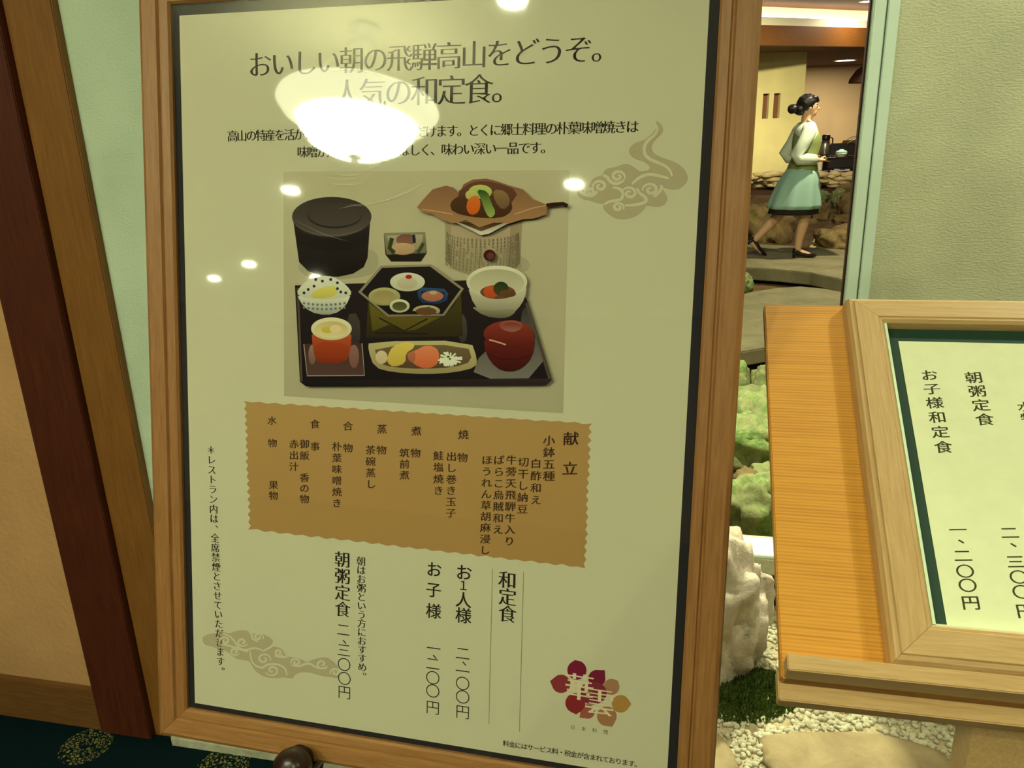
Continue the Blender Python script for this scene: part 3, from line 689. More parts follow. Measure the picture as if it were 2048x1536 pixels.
row(pr, '高山の特産を活かした朝食がお楽しみいただけます。とくに郷土料理の朴葉味噌焼きは', (465, 272), (1265, 253), .0166, 'mincho_b', INK)
row(pr, '味噌が焼ける香りも香ばしく、味わい深い一品です。', (605, 304), (1094, 295), .0166, 'mincho_b', INK)
pr.build('paragraph_lettering', sheet)

def Zm(ox, oy, s): return lambda x, y: T(ox + x / s, oy + y / s)
# ---- printed clouds
def spiral(cx, cy, r, a0, turns, sg=1, n=30):
    return [(cx + r * (1 - .82 * t / (n - 1)) * math.cos(a0 + sg * 2 * PI * turns * t / (n - 1)), cy + r * .82 * (1 - .82 * t / (n - 1)) * math.sin(a0 + sg * 2 * PI * turns * t / (n - 1))) for t in range(n)]
def smooth(pts, it=2, closed=True):
    for _ in range(it):
        q = []; n = len(pts)
        for i in range(n if closed else n - 1):
            a, b_ = pts[i], pts[(i + 1) % n]
            q += [(a[0] * .75 + b_[0] * .25, a[1] * .75 + b_[1] * .25), (a[0] * .25 + b_[0] * .75, a[1] * .25 + b_[1] * .75)]
        pts = q if closed else [pts[0]] + q + [pts[-1]]
    return pts
CLOUD, PAPER = (190, 176, 144), (216, 210, 178)
z = Zm(1120, 220, 6.4); pr = Print(Z0)
out = [(1215, 135), (1260, 150), (1310, 200), (1325, 260), (1290, 320), (1220, 380), (1180, 440), (1170, 490), (1200, 550), (1280, 600), (1400, 640), (1500, 680), (1580, 740), (1630, 820), (1640, 890), (1600, 960), (1530, 1010), (1450, 1025), (1370, 1010), (1300, 985), (1345, 1060), (1375, 1110), (1370, 1170), (1330, 1220), (1250, 1245), (1160, 1235), (1100, 1220), (1085, 1270), (1020, 1330), (930, 1380), (820, 1400), (720, 1395), (640, 1350), (580, 1300), (550, 1250), (560, 1205), (500, 1200), (430, 1180), (370, 1155), (300, 1150), (240, 1110), (210, 1060), (230, 1030), (340, 1030), (370, 980), (390, 920), (430, 870), (490, 850), (545, 830), (560, 780), (620, 740), (700, 735), (760, 710), (830, 685), (900, 700), (960, 740), (1010, 780), (1080, 785), (1140, 765), (1150, 720), (1100, 680), (1040, 650), (960, 630), (900, 580), (880, 520), (900, 470), (960, 420), (1050, 395), (1110, 360), (1180, 300), (1230, 240), (1245, 190)]
pr.poly([z(*p) for p in smooth(out, 1)], CLOUD)
W_ = .0040
for s in ([(1240, 200), (1250, 270), (1190, 340), (1110, 400), (1075, 480), (1080, 560), (1130, 620), (1230, 665), (1340, 710), (1410, 770), (1435, 850)], [(920, 950), (980, 890), (1060, 840), (1150, 820), (1260, 840), (1390, 875)], [(545, 835), (600, 850), (650, 930), (740, 950), (820, 900)], [(670, 990), (760, 1000), (810, 1060), (800, 1130), (740, 1160), (640, 1165), (560, 1210)], [(985, 1000), (1020, 1070), (1090, 1110), (1110, 1170), (1040, 1200), (930, 1220), (830, 1220)], [(1290, 960), (1310, 1000), (1240, 1080), (1200, 1110)], [(250, 1040), (330, 1090), (420, 1100), (480, 1040)]):
    pr.stroke([z(*p) for p in smooth(s, 2, False)], W_, PAPER)
for cx, cy, r, a0, sg in ((740, 850, 95, .6, -1), (510, 975, 95, 2.6, 1), (385, 1050, 70, 2.2, 1), (890, 1065, 100, 3.4, 1), (1160, 1020, 105, 3.0, 1), (745, 1245, 75, .5, -1)):
    pr.stroke([z(*p) for p in spiral(cx, cy, r, a0, 1.35, sg)], W_, PAPER)
pr.build('cloud_print', sheet)
z = Zm(390, 1230, 6.0235); pr = Print(Z0)
out = [(85, 290), (110, 250), (180, 225), (260, 215), (350, 205), (420, 225), (460, 200), (560, 180), (650, 190), (690, 230), (760, 210), (850, 240), (930, 290), (945, 330), (900, 375), (960, 380), (1040, 400), (1080, 460), (1100, 500), (1180, 505), (1280, 530), (1350, 570), (1400, 545), (1490, 515), (1580, 505), (1650, 545), (1700, 590), (1730, 640), (1740, 700), (1720, 770), (1650, 750), (1560, 745), (1470, 720), (1370, 690), (1270, 690), (1200, 720), (1190, 760), (1130, 765), (1080, 750), (950, 765), (830, 745), (740, 690), (690, 620), (660, 560), (600, 545), (510, 535), (440, 490), (390, 440), (310, 420), (200, 380), (110, 360)]
pr.poly([z(*p) for p in smooth(out, 1)], CLOUD)
for s in ([(330, 220), (430, 260), (480, 320), (520, 390), (600, 430), (680, 400), (760, 400), (840, 440)], [(660, 430), (680, 560), (740, 620), (820, 640), (870, 590), (1000, 590), (1090, 640), (1110, 730)], [(650, 200), (690, 240), (690, 290), (760, 320)], [(830, 430), (940, 370)], [(960, 490), (1060, 510), (1110, 500)], [(1160, 600), (1250, 625), (1340, 580), (1400, 590), (1470, 640), (1590, 640)], [(320, 350), (420, 370), (560, 420), (640, 440)]):
    pr.stroke([z(*p) for p in smooth(s, 2, False)], W_ * .85, PAPER)
for cx, cy, r, a0, sg in ((360, 310, 65, 2.6, 1), (570, 325, 68, .4, 1), (765, 265, 62, .5, -1), (480, 440, 60, .4, 1), (830, 530, 85, .3, -1), (1010, 450, 55, .4, 1), (930, 665, 85, 2.8, -1), (1215, 570, 62, 2.8, 1), (1530, 590, 72, .4, 1), (1690, 690, 62, 2.6, 1)):
    pr.stroke([z(*p) for p in spiral(cx, cy, r, a0, 1.3, sg)], W_ * .85, PAPER)
pr.build('cloud_print', sheet)

# ---- printed food photograph
z = Zm(550, 330, 3.0115); pr = Print(Z0)
def el(cx, cy, rx, ry, c1, c2=None, n=36, a=0.0, t0=0, t1=2 * PI):
    ca, sa = math.cos(a), math.sin(a); pts = []
    for k in range(n):
        t = t0 + (t1 - t0) * k / (n if t1 - t0 > 6.28 else n - 1); x, y = rx * math.cos(t), ry * math.sin(t); pts.append(z(cx + x * ca - y * sa, cy + x * sa + y * ca))
    pr.poly(pts, c1, c2)
def po(pts, c1, c2=None, sm=0): pr.poly([z(*p) for p in (smooth(pts, sm) if sm else pts)], c1, c2)
def ln(pts, wd, c): pr.stroke([z(*p) for p in pts], wd, c, False)
po([(50, 40), (1775, 30), (1735, 1495), (55, 1392)], (204, 194, 160), (186, 176, 146))
# soft print shadows
po([(120, 560), (600, 470), (640, 640), (480, 690), (170, 690)], (182, 172, 142), (176, 166, 136), 2)
po([(1010, 520), (1500, 520), (1560, 660), (1100, 680)], (182, 172, 142), (176, 166, 136), 2)
# rice tub
po([(108, 320), (575, 320), (558, 560), (535, 615), (470, 655), (380, 674), (290, 670), (200, 640), (145, 585)], (56, 46, 42), (28, 22, 22))
po([(118, 380), (180, 420), (300, 445), (440, 430), (560, 380), (559, 470), (440, 520), (280, 520), (130, 470)], (44, 36, 34), (34, 28, 28))
el(342, 312, 240, 120, (50, 42, 40), (104, 92, 84)); el(342, 306, 236, 112, (60, 51, 48), (92, 80, 74)); el(360, 306, 165, 76, (58, 48, 45), (48, 40, 38)); el(362, 300, 160, 70, (70, 60, 55), (82, 70, 64))
# small square dish
po([(655, 420), (665, 540), (700, 582), (880, 582), (915, 530), (905, 405)], (60, 54, 48), (36, 26, 22)); po([(655, 410), (905, 403), (912, 530), (672, 540)], (150, 142, 112), (120, 112, 84)); po([(672, 425), (892, 418), (880, 505), (700, 512)], (186, 172, 142), (164, 148, 118))
el(790, 450, 60, 34, (130, 86, 74), (152, 104, 86)); el(770, 505, 75, 36, (206, 168, 134), (190, 152, 116)); ln([(705, 440), (690, 500), (720, 530)], .006, (60, 70, 44)); ln([(895, 470), (860, 530)], .005, (70, 80, 50)); ln([(835, 420), (840, 470)], .004, (40, 40, 60))
# stove with leaf
po([(1025, 340), (1490, 340), (1476, 590), (1445, 630), (1360, 655), (1250, 668), (1160, 660), (1080, 630), (1025, 575)], (196, 172, 142), (172, 158, 126))
po([(1420, 350), (1490, 340), (1476, 590), (1445, 630), (1400, 642)], (176, 152, 124), (150, 136, 106)); po([(1025, 340), (1060, 345), (1062, 612), (1025, 575)], (180, 158, 130), (156, 142, 112))
for r_ in range(10):
    for c_ in range(26):
        th = PI * (c_ + .5) / 26; x = 1252 - 215 * math.cos(th); y = 410 + r_ * 20 + 46 * math.sin(th)
        if (x - 1300) ** 2 + (y - 545) ** 2 < 1900 or random.random() < .1: continue
        q_ = 6 * (.35 + .65 * math.sin(th)); kk = (112, 100, 76)
        ln([(x - q_, y - 6), (x + q_ * random.uniform(.3, 1), y - 5)], .0006, kk); ln([(x, y - 8), (x + random.uniform(-3, 3), y + 7)], .0006, kk); ln([(x - q_, y + 3), (x + q_, y + 4)], .0005, kk)
el(1300, 545, 36, 34, (70, 34, 26), (50, 24, 18)); el(1307, 552, 22, 22, (110, 60, 48), (90, 50, 40))
po([(1090, 345), (1250, 425), (1300, 415), (1440, 340)], (150, 142, 124), (220, 212, 190)); po([(1110, 345), (1250, 402), (1390, 350)], (60, 36, 24), (110, 80, 56))
po([(865, 258), (900, 215), (960, 150), (1040, 128), (1085, 140), (1120, 175), (1145, 120), (1200, 92), (1280, 86), (1340, 100), (1420, 128), (1500, 150), (1560, 210), (1650, 245), (1640, 300), (1570, 325), (1500, 330), (1420, 355), (1340, 345), (1240, 378), (1160, 335), (1080, 355), (1010, 330), (960, 300), (900, 285)], (132, 88, 66), (164, 124, 84))
po([(1090, 180), (1200, 100), (1330, 104), (1480, 160), (1420, 250), (1180, 240)], (104, 64, 48), (90, 56, 40), 1); po([(1060, 235), (1110, 190), (1180, 180), (1330, 190), (1430, 215), (1440, 280), (1370, 325), (1210, 320), (1080, 290)], (84, 54, 36), (70, 42, 24), 1)
ln([(1640, 246), (1690, 240), (1740, 236), (1768, 250)], .0045, (50, 26, 20)); ln([(900, 270), (1000, 285), (1080, 300)], .0012, (200, 160, 120)); ln([(1450, 300), (1560, 262), (1640, 248)], .0012, (196, 156, 116))
el(1245, 165, 70, 42, (190, 196, 112), (160, 170, 80)); el(1190, 185, 34, 30, (200, 190, 120), (170, 170, 90))
po([(1220, 150), (1290, 160), (1310, 230), (1340, 290), (1310, 325), (1280, 300), (1250, 210)], (40, 70, 28), (150, 170, 86), 1); po([(1320, 150), (1400, 160), (1430, 230), (1380, 280), (1330, 220)], (140, 110, 70), (110, 84, 56), 1); po([(1170, 210), (1225, 180), (1250, 230), (1235, 290), (1190, 308), (1160, 270)], (214, 110, 40), (206, 92, 30), 1)
# tray
po([(135, 725), (560, 712), (1160, 695), (1520, 800), (1672, 1290), (1640, 1322), (200, 1330), (165, 1300)], (40, 30, 30), (26, 20, 24))
po([(1500, 850), (1540, 870), (1650, 1280), (1190, 1285), (1250, 1120), (1480, 1000)], (60, 54, 54), (120, 112, 106), 1); po([(440, 900), (520, 890), (530, 1080), (470, 1120)], (70, 60, 56), (50, 42, 42), 1); po([(1100, 900), (1160, 900), (1170, 1050), (1120, 1080)], (76, 68, 62), (54, 48, 46), 1)
po([(160, 1298), (1650, 1282), (1672, 1292), (1640, 1322), (200, 1330)], (52, 40, 40), (22, 16, 18)); ln([(152, 740), (175, 1300)], .003, (84, 70, 60)); ln([(1520, 830), (1660, 1285)], .003, (86, 74, 66))
# open-work bowl
po([(140, 770), (475, 770), (440, 850), (370, 900), (270, 900), (190, 860)], (226, 224, 206), (150, 152, 140), 1); po([(140, 775), (180, 715), (250, 675), (330, 665), (400, 690), (450, 730), (480, 775), (440, 800), (330, 812), (200, 805)], (222, 220, 200), (196, 192, 170), 1)
po([(235, 770), (300, 735), (390, 725), (385, 790), (300, 806), (230, 800)], (216, 204, 110), (196, 182, 84), 1)
for x, y in ((250, 730), (215, 750), (190, 770), (300, 700), (390, 745), (410, 765), (440, 770), (260, 690), (350, 690), (390, 710)): el(x, y, 9, 9, (44, 44, 86), n=10)
for k in range(10):
    for j in range(2): el(190 + k * 27, 832 + j * 26 + 10 * math.sin(PI * k / 9), 8, 8, (110, 114, 112), n=8)
# hexagonal box
po([(575, 820), (690, 915), (1030, 910), (1090, 840), (1130, 760), (1140, 1030), (560, 1040)], (74, 64, 26), (44, 36, 22)); po([(580, 830), (690, 912), (1010, 912), (860, 990), (800, 998), (700, 960), (600, 1000)], (104, 92, 34), (84, 72, 26)); ln([(640, 920), (790, 998), (930, 925)], .002, (40, 30, 20)); ln([(620, 1010), (930, 1015)], .002, (36, 28, 20))
po([(515, 765), (650, 607), (950, 600), (1148, 745), (1030, 908), (690, 912)], (150, 136, 116), (132, 118, 100)); po([(535, 765), (658, 620), (945, 612), (1128, 748), (1020, 897), (698, 900)], (34, 28, 28), (26, 22, 20))
el(810, 705, 104, 56, (214, 210, 190), (190, 186, 160)); el(808, 712, 62, 36, (200, 190, 164), (184, 172, 140)); el(818, 674, 20, 13, (170, 36, 30), n=16)
el(672, 792, 95, 54, (176, 168, 120), (150, 140, 96)); el(668, 795, 70, 40, (150, 138, 90), (170, 152, 104)); el(763, 848, 60, 40, (214, 208, 184), (180, 174, 150)); el(763, 850, 44, 27, (70, 74, 40), (96, 96, 52))
po([(870, 760), (900, 738), (1030, 745), (1055, 775), (1045, 815), (1000, 835), (900, 830), (875, 800)], (50, 74, 118), (30, 50, 96)); po([(890, 760), (1030, 765), (1030, 810), (990, 822), (905, 818)], (36, 34, 44)); el(960, 790, 66, 32, (176, 116, 90), (160, 100, 78)); el(965, 768, 24, 12, (190, 160, 110), n=14)
el(923, 878, 82, 34, (190, 178, 146), (150, 130, 96), t0=PI, t1=2 * PI + .5); el(922, 880, 62, 24, (110, 60, 48), (96, 70, 40)); el(935, 862, 16, 10, (70, 90, 40), n=12)
# white bowl right
po([(1165, 720), (1525, 720), (1515, 800), (1470, 870), (1400, 920), (1290, 915), (1210, 850)], (206, 198, 172), (130, 120, 100), 1); el(1345, 705, 182, 98, (224, 216, 192), (196, 186, 158)); el(1345, 712, 164, 84, (176, 168, 140), (206, 196, 168)); po([(1180, 845), (1290, 880), (1470, 860), (1440, 905), (1380, 925), (1270, 910)], (150, 140, 116), (100, 92, 76), 1)
el(1350, 765, 105, 42, (120, 80, 50), (100, 66, 40)); el(1310, 765, 44, 36, (200, 84, 40), (180, 70, 36)); el(1370, 745, 46, 42, (40, 50, 26), (64, 70, 34)); el(1410, 775, 50, 22, (110, 66, 40), (90, 60, 36))
# steamed custard cup on saucer
po([(190, 1075), (540, 1070), (555, 1265), (210, 1268)], (70, 44, 40), (84, 60, 56)); ln([(190, 1078), (210, 1266), (553, 1264), (538, 1072)], .0016, (160, 140, 124)); el(490, 1150, 30, 70, (140, 100, 92), (120, 80, 74)); el(240, 1140, 22, 60, (150, 120, 110), (110, 80, 74))
po([(235, 990), (478, 990), (470, 1120), (440, 1190), (270, 1195), (245, 1120)], (186, 84, 44), (120, 40, 22), 1); po([(250, 1060), (465, 1070), (450, 1150), (270, 1160)], (160, 62, 30), (140, 50, 26), 1); el(355, 985, 122, 68, (226, 214, 180), (204, 190, 150)); el(355, 990, 100, 50, (196, 176, 120), (222, 206, 156)); el(330, 990, 34, 20, (206, 186, 76), (190, 170, 70), n=16); el(380, 985, 36, 24, (226, 200, 150), n=16)
# fish plate
po([(580, 1060), (1190, 1055), (1228, 1165), (1220, 1215), (1100, 1245), (920, 1258), (720, 1245), (610, 1215), (575, 1110)], (190, 176, 126), (150, 134, 92), 1); po([(610, 1085), (1170, 1080), (1200, 1180), (1090, 1215), (900, 1226), (720, 1215), (635, 1190)], (112, 94, 66), (84, 64, 46), 1)
el(655, 1155, 36, 40, (214, 190, 160), (196, 170, 140)); po([(690, 1150), (720, 1090), (790, 1062), (850, 1070), (850, 1100), (800, 1130), (800, 1190), (730, 1215), (690, 1190)], (220, 194, 96), (196, 164, 70), 1); po([(810, 1130), (870, 1110), (910, 1085), (965, 1088), (1000, 1120), (998, 1190), (940, 1225), (880, 1215), (830, 1180)], (222, 130, 88), (202, 96, 60), 1); po([(805, 1130), (860, 1115), (855, 1190), (820, 1180)], (180, 110, 80), (170, 90, 60), 1)
for k in range(46):
    a = random.random() * 2 * PI; ln([(1065 + 8 * math.cos(a), 1165 + 6 * math.sin(a)), (1065 + random.uniform(40, 78) * math.cos(a), 1165 + random.uniform(28, 50) * math.sin(a))], .0022, (228, 226, 204))
el(1055, 1152, 9, 7, (70, 80, 40), n=10)
# red lidded soup bowl
po([(1265, 1030), (1575, 1030), (1560, 1150), (1500, 1220), (1420, 1245), (1340, 1220), (1280, 1140)], (104, 32, 26), (58, 16, 14), 1); po([(1258, 1010), (1300, 960), (1380, 935), (1480, 935), (1555, 980), (1575, 1030), (1560, 1070), (1480, 1100), (1380, 1100), (1290, 1070)], (138, 52, 38), (84, 24, 20), 1); el(1430, 968, 70, 34, (156, 84, 66), (120, 50, 40)); el(1432, 972, 60, 26, (120, 50, 40), (150, 100, 90)); po([(1368, 955), (1494, 955), (1490, 990), (1440, 1006), (1380, 992)], (130, 52, 40), (150, 100, 88), 1); ln([(1300, 1050), (1345, 1062), (1400, 1080)], .002, (206, 150, 130)); ln([(1285, 1130), (1360, 1165), (1470, 1170), (1550, 1140)], .0014, (60, 18, 16))
pr.build('food_photo_print', sheet)

# ---- ochre panel with torn edge, and its brush lettering
z = Zm(470, 790, 2.805); pr = Print(Z0)
def rag(a, b_, n, amp):
    out_ = []
    for i in range(n):
        t = i / n; k = amp * ((1 if i % 2 else -.6) * random.uniform(.4, 1)); dx, dy = b_[0] - a[0], b_[1] - a[1]; L = math.hypot(dx, dy)
        out_.append((a[0] + dx * t - dy / L * k, a[1] + dy * t + dx / L * k))
    return out_
po(rag((50, 35), (1995, 160), 44, 7) + rag((1995, 160), (1965, 970), 34, 14) + rag((1965, 970), (80, 755), 44, 8) + rag((80, 755), (55, 35), 34, 13), (188, 148, 92), (182, 140, 84))
pr.build('ochre_panel_print', sheet)
BR = (58, 34, 22)
for tx, a, b_, s in (('献立', (1142, 877), (1140, 937), .0215), ('小鉢五種', (1098, 881), (1098, 952), .0165), ('白酢和え', (1072, 927), (1072, 1000), .0155), ('切干し納豆', (1047, 924), (1045, 1018), .0155), ('牛蒡天飛騨牛入り', (1023, 920), (1019, 1082), .0155), ('ばらこ烏賊和え', (998, 920), (996, 1059), .0155), ('ほうれん草胡麻浸し', (974, 920), (970, 1100), .0155),
    ('焼　物', (927, 869), (925, 915), .0155), ('出し巻き玉子', (903, 913), (902, 1026), .0155), ('鮭塩焼き', (877, 911), (877, 981), .0155), ('煮　物', (833, 862), (831, 906), .0155), ('筑前煮', (809, 906), (809, 950), .0155), ('蒸　物', (764, 858), (763, 900), .0155), ('茶碗蒸し', (741, 900), (742, 968), .0155),
    ('合　物', (696, 852), (696, 896), .0155), ('朴葉味噌焼き', (674, 893), (674, 1006), .0155), ('食　事', (630, 848), (630, 893), .0155), ('御飯', (609, 888), (609, 911), .0155), ('香の物', (609, 955), (609, 998), .0155), ('赤出汁', (588, 888), (588, 933), .0155), ('水　物', (544, 841), (545, 886), .0150), ('果物', (547, 970), (547, 991), .0155)):
    parts = [(tx, a, b_)] if '　' not in tx and tx != '献立' else [(tx[0], a, a), (tx[-1], b_, b_)]
    for t_, p_, q_ in parts:
        pr = Print(Z0 + .00004); col_(pr, t_, p_, q_, s, 'brush', BR); pr.build('ochre_panel_lettering', sheet)

# ---- prices and notes
z = Zm(380, 1080, 2.008); pr = Print(Z0 + .00004)
def spots(pr, items, size, style, c, to):
    for ch, x, y in items:
        p = Vector(to(x, y)); s = size
        if ch == '、': p = p + Vector((size * .28, size * .22))
        put(pr, ch, p, s * (.72 if ch == '１' else 1), style, c)
pr = Print(Z0 + .00004); col_(pr, '和定食', (1275, 160), (1275, 297), .0262, 'mincho_b', INK, z); pr.build('price_lettering', sheet)
pr = Print(Z0 + .00004); spots(pr, [('お', 1100, 130), ('１', 1098, 182), ('人', 1098, 240), ('様', 1098, 303)], .0240, 'gothic', INK, z); pr.build('price_lettering', sheet)
pr = Print(Z0 + .00004); spots(pr, [('お', 980, 118), ('子', 978, 200), ('様', 978, 285)], .0232, 'gothic', INK, z); pr.build('price_lettering', sheet)
pr = Print(Z0 + .00004); spots(pr, [('二', 1095, 455), ('、', 1103, 492), ('一', 1095, 527), ('〇', 1095, 576), ('〇', 1095, 630), ('円', 1095, 690)], .0225, 'thin', INK, z); pr.build('price_lettering', sheet)
pr = Print(Z0 + .00004); spots(pr, [('一', 978, 435), ('、', 984, 465), ('二', 975, 496), ('〇', 975, 553), ('〇', 975, 606), ('円', 975, 672)], .0225, 'thin', INK, z); pr.build('price_lettering', sheet)
pr = Print(Z0 + .00004); col_(pr, '朝粥定食', (612, 78), (613, 278), .0250, 'mincho_b', INK, z); pr.build('price_lettering', sheet)
pr = Print(Z0 + .00004); spots(pr, [('二', 616, 360), ('、', 622, 405), ('三', 618, 442), ('〇', 619, 500), ('〇', 620, 556), ('円', 620, 611)], .0225, 'thin', INK, z); pr.build('price_lettering', sheet)
pr = Print(Z0 + .00004); col_(pr, '朝はお粥という方におすすめ。', (687, 85), (692, 545), .0145, 'mincho_b', INK, z); pr.build('price_lettering', sheet)

pr = Print(Z0 + .00004)
col_(pr, '＊レストラン内は、全席禁煙とさせていただきます。', (422, 900), (442, 1341), .0150, 'mincho_b', INK)
pr.build('side_note_lettering', sheet)
pr = Print(Z0 + .00004)
row(pr, '料金にはサービス料・税金が含まれております。', (1012, 1487), (1276, 1529), .0096, 'gothic', INK)
pr.build('fine_print_lettering', sheet)
for a, b_ in (((1215, 115), (1200, 740)), ((1340, 127), (1323, 770))):
    pr = Print(Z0); pr.stroke([z(*a), z(*b_)], .0010, (150, 146, 112), False); pr.build('rule_line', sheet)
# ---- flower emblem
z = Zm(1080, 1300, 6.509); pr = Print(Z0)
def petal(cx, cy, r, tx, ty, c1, c2=None):
    a = math.atan2(ty - cy, tx - cx); pts = [(tx, ty)]
    for k in range(25):
        t = a + .55 + (2 * PI - 1.1) * k / 24; pts.append((cx + r * math.cos(t), cy + r * math.sin(t)))
    pr.poly([z(*p) for p in pts], c1, c2)
petal(620, 800, 95, 515, 880, (170, 92, 76)); petal(460, 690, 130, 470, 838, (146, 44, 46)); petal(480, 262, 125, 455, 130, (130, 30, 62)); petal(275, 440, 120, 130, 405, (146, 54, 60)); petal(740, 370, 112, 845, 262, (126, 32, 58)); petal(930, 480, 105, 1010, 395, (176, 128, 92)); petal(870, 862, 128, 940, 1000, (172, 122, 84)); petal(1050, 700, 115, 1190, 702, (184, 136, 70)); el(690, 560, 180, 150, (136, 48, 60))
pr.build('flower_emblem', sheet)
pr = Print(Z0 + .00018)
put(pr, '華', z(512, 480), .0410, 'mincho_b', (236, 216, 180)); put(pr, '雲', z(775, 672), .0410, 'mincho_b', (236, 216, 180))
pr.build('emblem_lettering', sheet)
pr = Print(Z0); row(pr, '日本料理', (425, 1005), (855, 1068), .0068, 'gothic', (120, 116, 86), z); pr.build('emblem_caption', sheet)

# ================================================================== EASEL UNDER THE POSTER
easel = empty('display_easel', mat=axes(P0, EX, EY, EN)); tag(easel, 'dark wooden easel with round holder knobs carrying the big poster', 'easel')
inv = easel.matrix_world.inverted()
M['easel_wood'] = plain('easel_dark_wood', (46, 28, 20), 0.3)
def TW(px, py, wd):                                   # the same on a plane lifted wd off the sheet
    d = ray(px, py); o_ = P0 + EN * wd; q = EYE + d * ((o_ - EYE).dot(EN) / d.dot(EN)) - o_
    return q.dot(EX), q.dot(EY)
KN = TW(589, 1530, .046)
def knob(u, v):
    bm = bmesh.new(); add_lathe(bm, [(0, .030), (.012, .029), (.022, .023), (.0275, .012), (.0275, .004), (.024, -.008), (.016, -.017), (.019, -.021), (.013, -.027), (0, -.028)], 32); bm_obj('holder_knob', bm, M['easel_wood'], easel, True).location = (u, v, .046)
    bm = bmesh.new(); add_tube(bm, [(u, v - .006, .036), (u, -.056, .034), (u, -.066, .022), (u, -.068, -.02), (u, -.062, -.040), (u, .035, -.046)], [.010, .011, .012, .012, .012, .012], 12); bm_obj('holder_arm', bm, M['easel_wood'], easel, True)
knob(KN[0], KN[1]); knob(.737 - KN[0], KN[1])
box('ledge', (.08, .02, -.062), (.657, .05, -.030), M['easel_wood'], easel, .004)
def easel_leg(a, b_):
    bm = bmesh.new(); add_tube(bm, [inv @ Vector(a), inv @ Vector(b_)], .016, 10); bm_obj('leg', bm, M['easel_wood'], easel, True)
top = P0 + EX * .368 + EY * .95 - EN * .045
LU = TW(606, 1530, -.045)[0]
for du in (LU, .737 - LU):
    p = P0 + EX * du - EY * .085 - EN * .045
    ft = top + (p - top) * ((top.z - 0.004) / (top.z - p.z)); easel_leg(top, ft)
_bk = P0 + EX * .368 - EN * .5; easel_leg(top, (_bk.x, _bk.y, .004))

# ================================================================== MENU BOARD ON STAND
_y, _t = math.radians(-12.5), math.radians(55)
MX = Vector((math.cos(_y), math.sin(_y), 0)); _bk = Vector((-math.sin(_y), math.cos(_y), 0)); MY = Vector((0, 0, math.cos(_t))) + _bk * math.sin(_t); MN = MX.cross(MY)
Q0 = Vector((0.44302758, 1.02988843, 1.1715416))
MF = axes(Q0, MX, MY, MN)
stand = empty('menu_stand', mat=MF); tag(stand, 'sloping wooden menu stand with orange ribbed board and ledge', 'stand')
box('slope_board', (-.100, -.500, -.043), (.500, .006, -.025), M['orange'], stand, .0015)
box('bottom_rail', (-.101, -.5165, -.064), (.501, -.4845, -.0435), M['maple_h'], stand, .0012)
box('stop_bar', (-.097, -.500, -.0432), (.497, -.4835, .001), M['maple_h'], stand, .0012)
inv = MF.inverted(); a = at(1984, 1500, .665)
bm = bmesh.new(); add_box(bm, (-.030, -.02, .03), (.030, .02, .86), Matrix.Translation((a.x, a.y, 0)) @ Matrix.Rotation(_y, 4, 'Z'))
for v in bm.verts: v.co = inv @ v.co
bm_obj('post', bm, M['maple_v'], stand)
bm = bmesh.new(); add_box(bm, (-.2, -.15, 0.0), (.2, .2, .03), Matrix.Translation((a.x, a.y, 0.002)) @ Matrix.Rotation(_y, 4, 'Z'))
for v in bm.verts: v.co = inv @ v.co
bm_obj('base_plate', bm, M['skirting'], stand)
bm = bmesh.new(); add_tube(bm, [inv @ Vector((a.x, a.y, .80)), Vector((.2, -.22, -.05))], .02, 10); bm_obj('brace', bm, M['skirting'], stand)
menu = empty('framed_menu', mat=MF); tag(menu, 'light wooden frame with green mat and handwritten vertical menu on the sloping board', 'menu')
RAIL2 = [(0.0, -.018), (0.0, -.004), (.003, 0.0), (.006, .0), (.007, .0015), (.033, .0015), (.034, -.0012), (.0385, -.002), (.042, -.008), (.043, -.0245), (.003, -.0245)]
rails(menu, .043, .357, -.4395, -.043, RAIL2, M['maple_v'], M['maple_h'])
box('green_mat_board', (.0432, -.4393, -.020), (.3568, -.0432, -.0155), M['green_mat'], menu)
ms = box('menu_sheet', (.0600, -.437, -.0154), (.340, -.0640, -.0148), M['menu_paper'], menu)
box('lit_bevel', (.0432, -.439, -.0154), (.0462, -.0434, -.0035), M['bevel'], menu)
box('lit_bevel', (.0463, -.4392, -.0154), (.3566, -.4372, -.0060), M['bevel'], menu)
PEN = (64, 66, 40)
I = lambda x, y: (x, y)
pr = Print(-.01475); col_(pr, 'お子様和定食', (.0885, -.1175), (.0885, -.2215), .0200, 'brush', PEN, I, 1.0); pr.build('menu_column_lettering', ms)
pr = Print(-.01475); spots(pr, [('一', .0870, -.3265), ('、', .0885, -.3390), ('二', .0868, -.3565), ('〇', .0862, -.3740), ('〇', .0860, -.3895), ('円', .0858, -.4080)], .0185, 'brush', PEN, I); pr.build('menu_column_lettering', ms)
pr = Print(-.01475); col_(pr, '朝粥定食', (.1378, -.1190), (.1390, -.1805), .0205, 'brush', PEN, I); pr.build('menu_column_lettering', ms)
pr = Print(-.01475); spots(pr, [('二', .1370, -.3260), ('、', .1385, -.3390), ('三', .1365, -.3590), ('〇', .1360, -.3760), ('〇', .1355, -.3920), ('円', .1350, -.4120)], .0185, 'brush', PEN, I); pr.build('menu_column_lettering', ms)
pr = Print(-.01475); col_(pr, '水物', (.1850, -.1600), (.1856, -.1760), .0165, 'brush', PEN, I); pr.build('menu_column_lettering', ms)


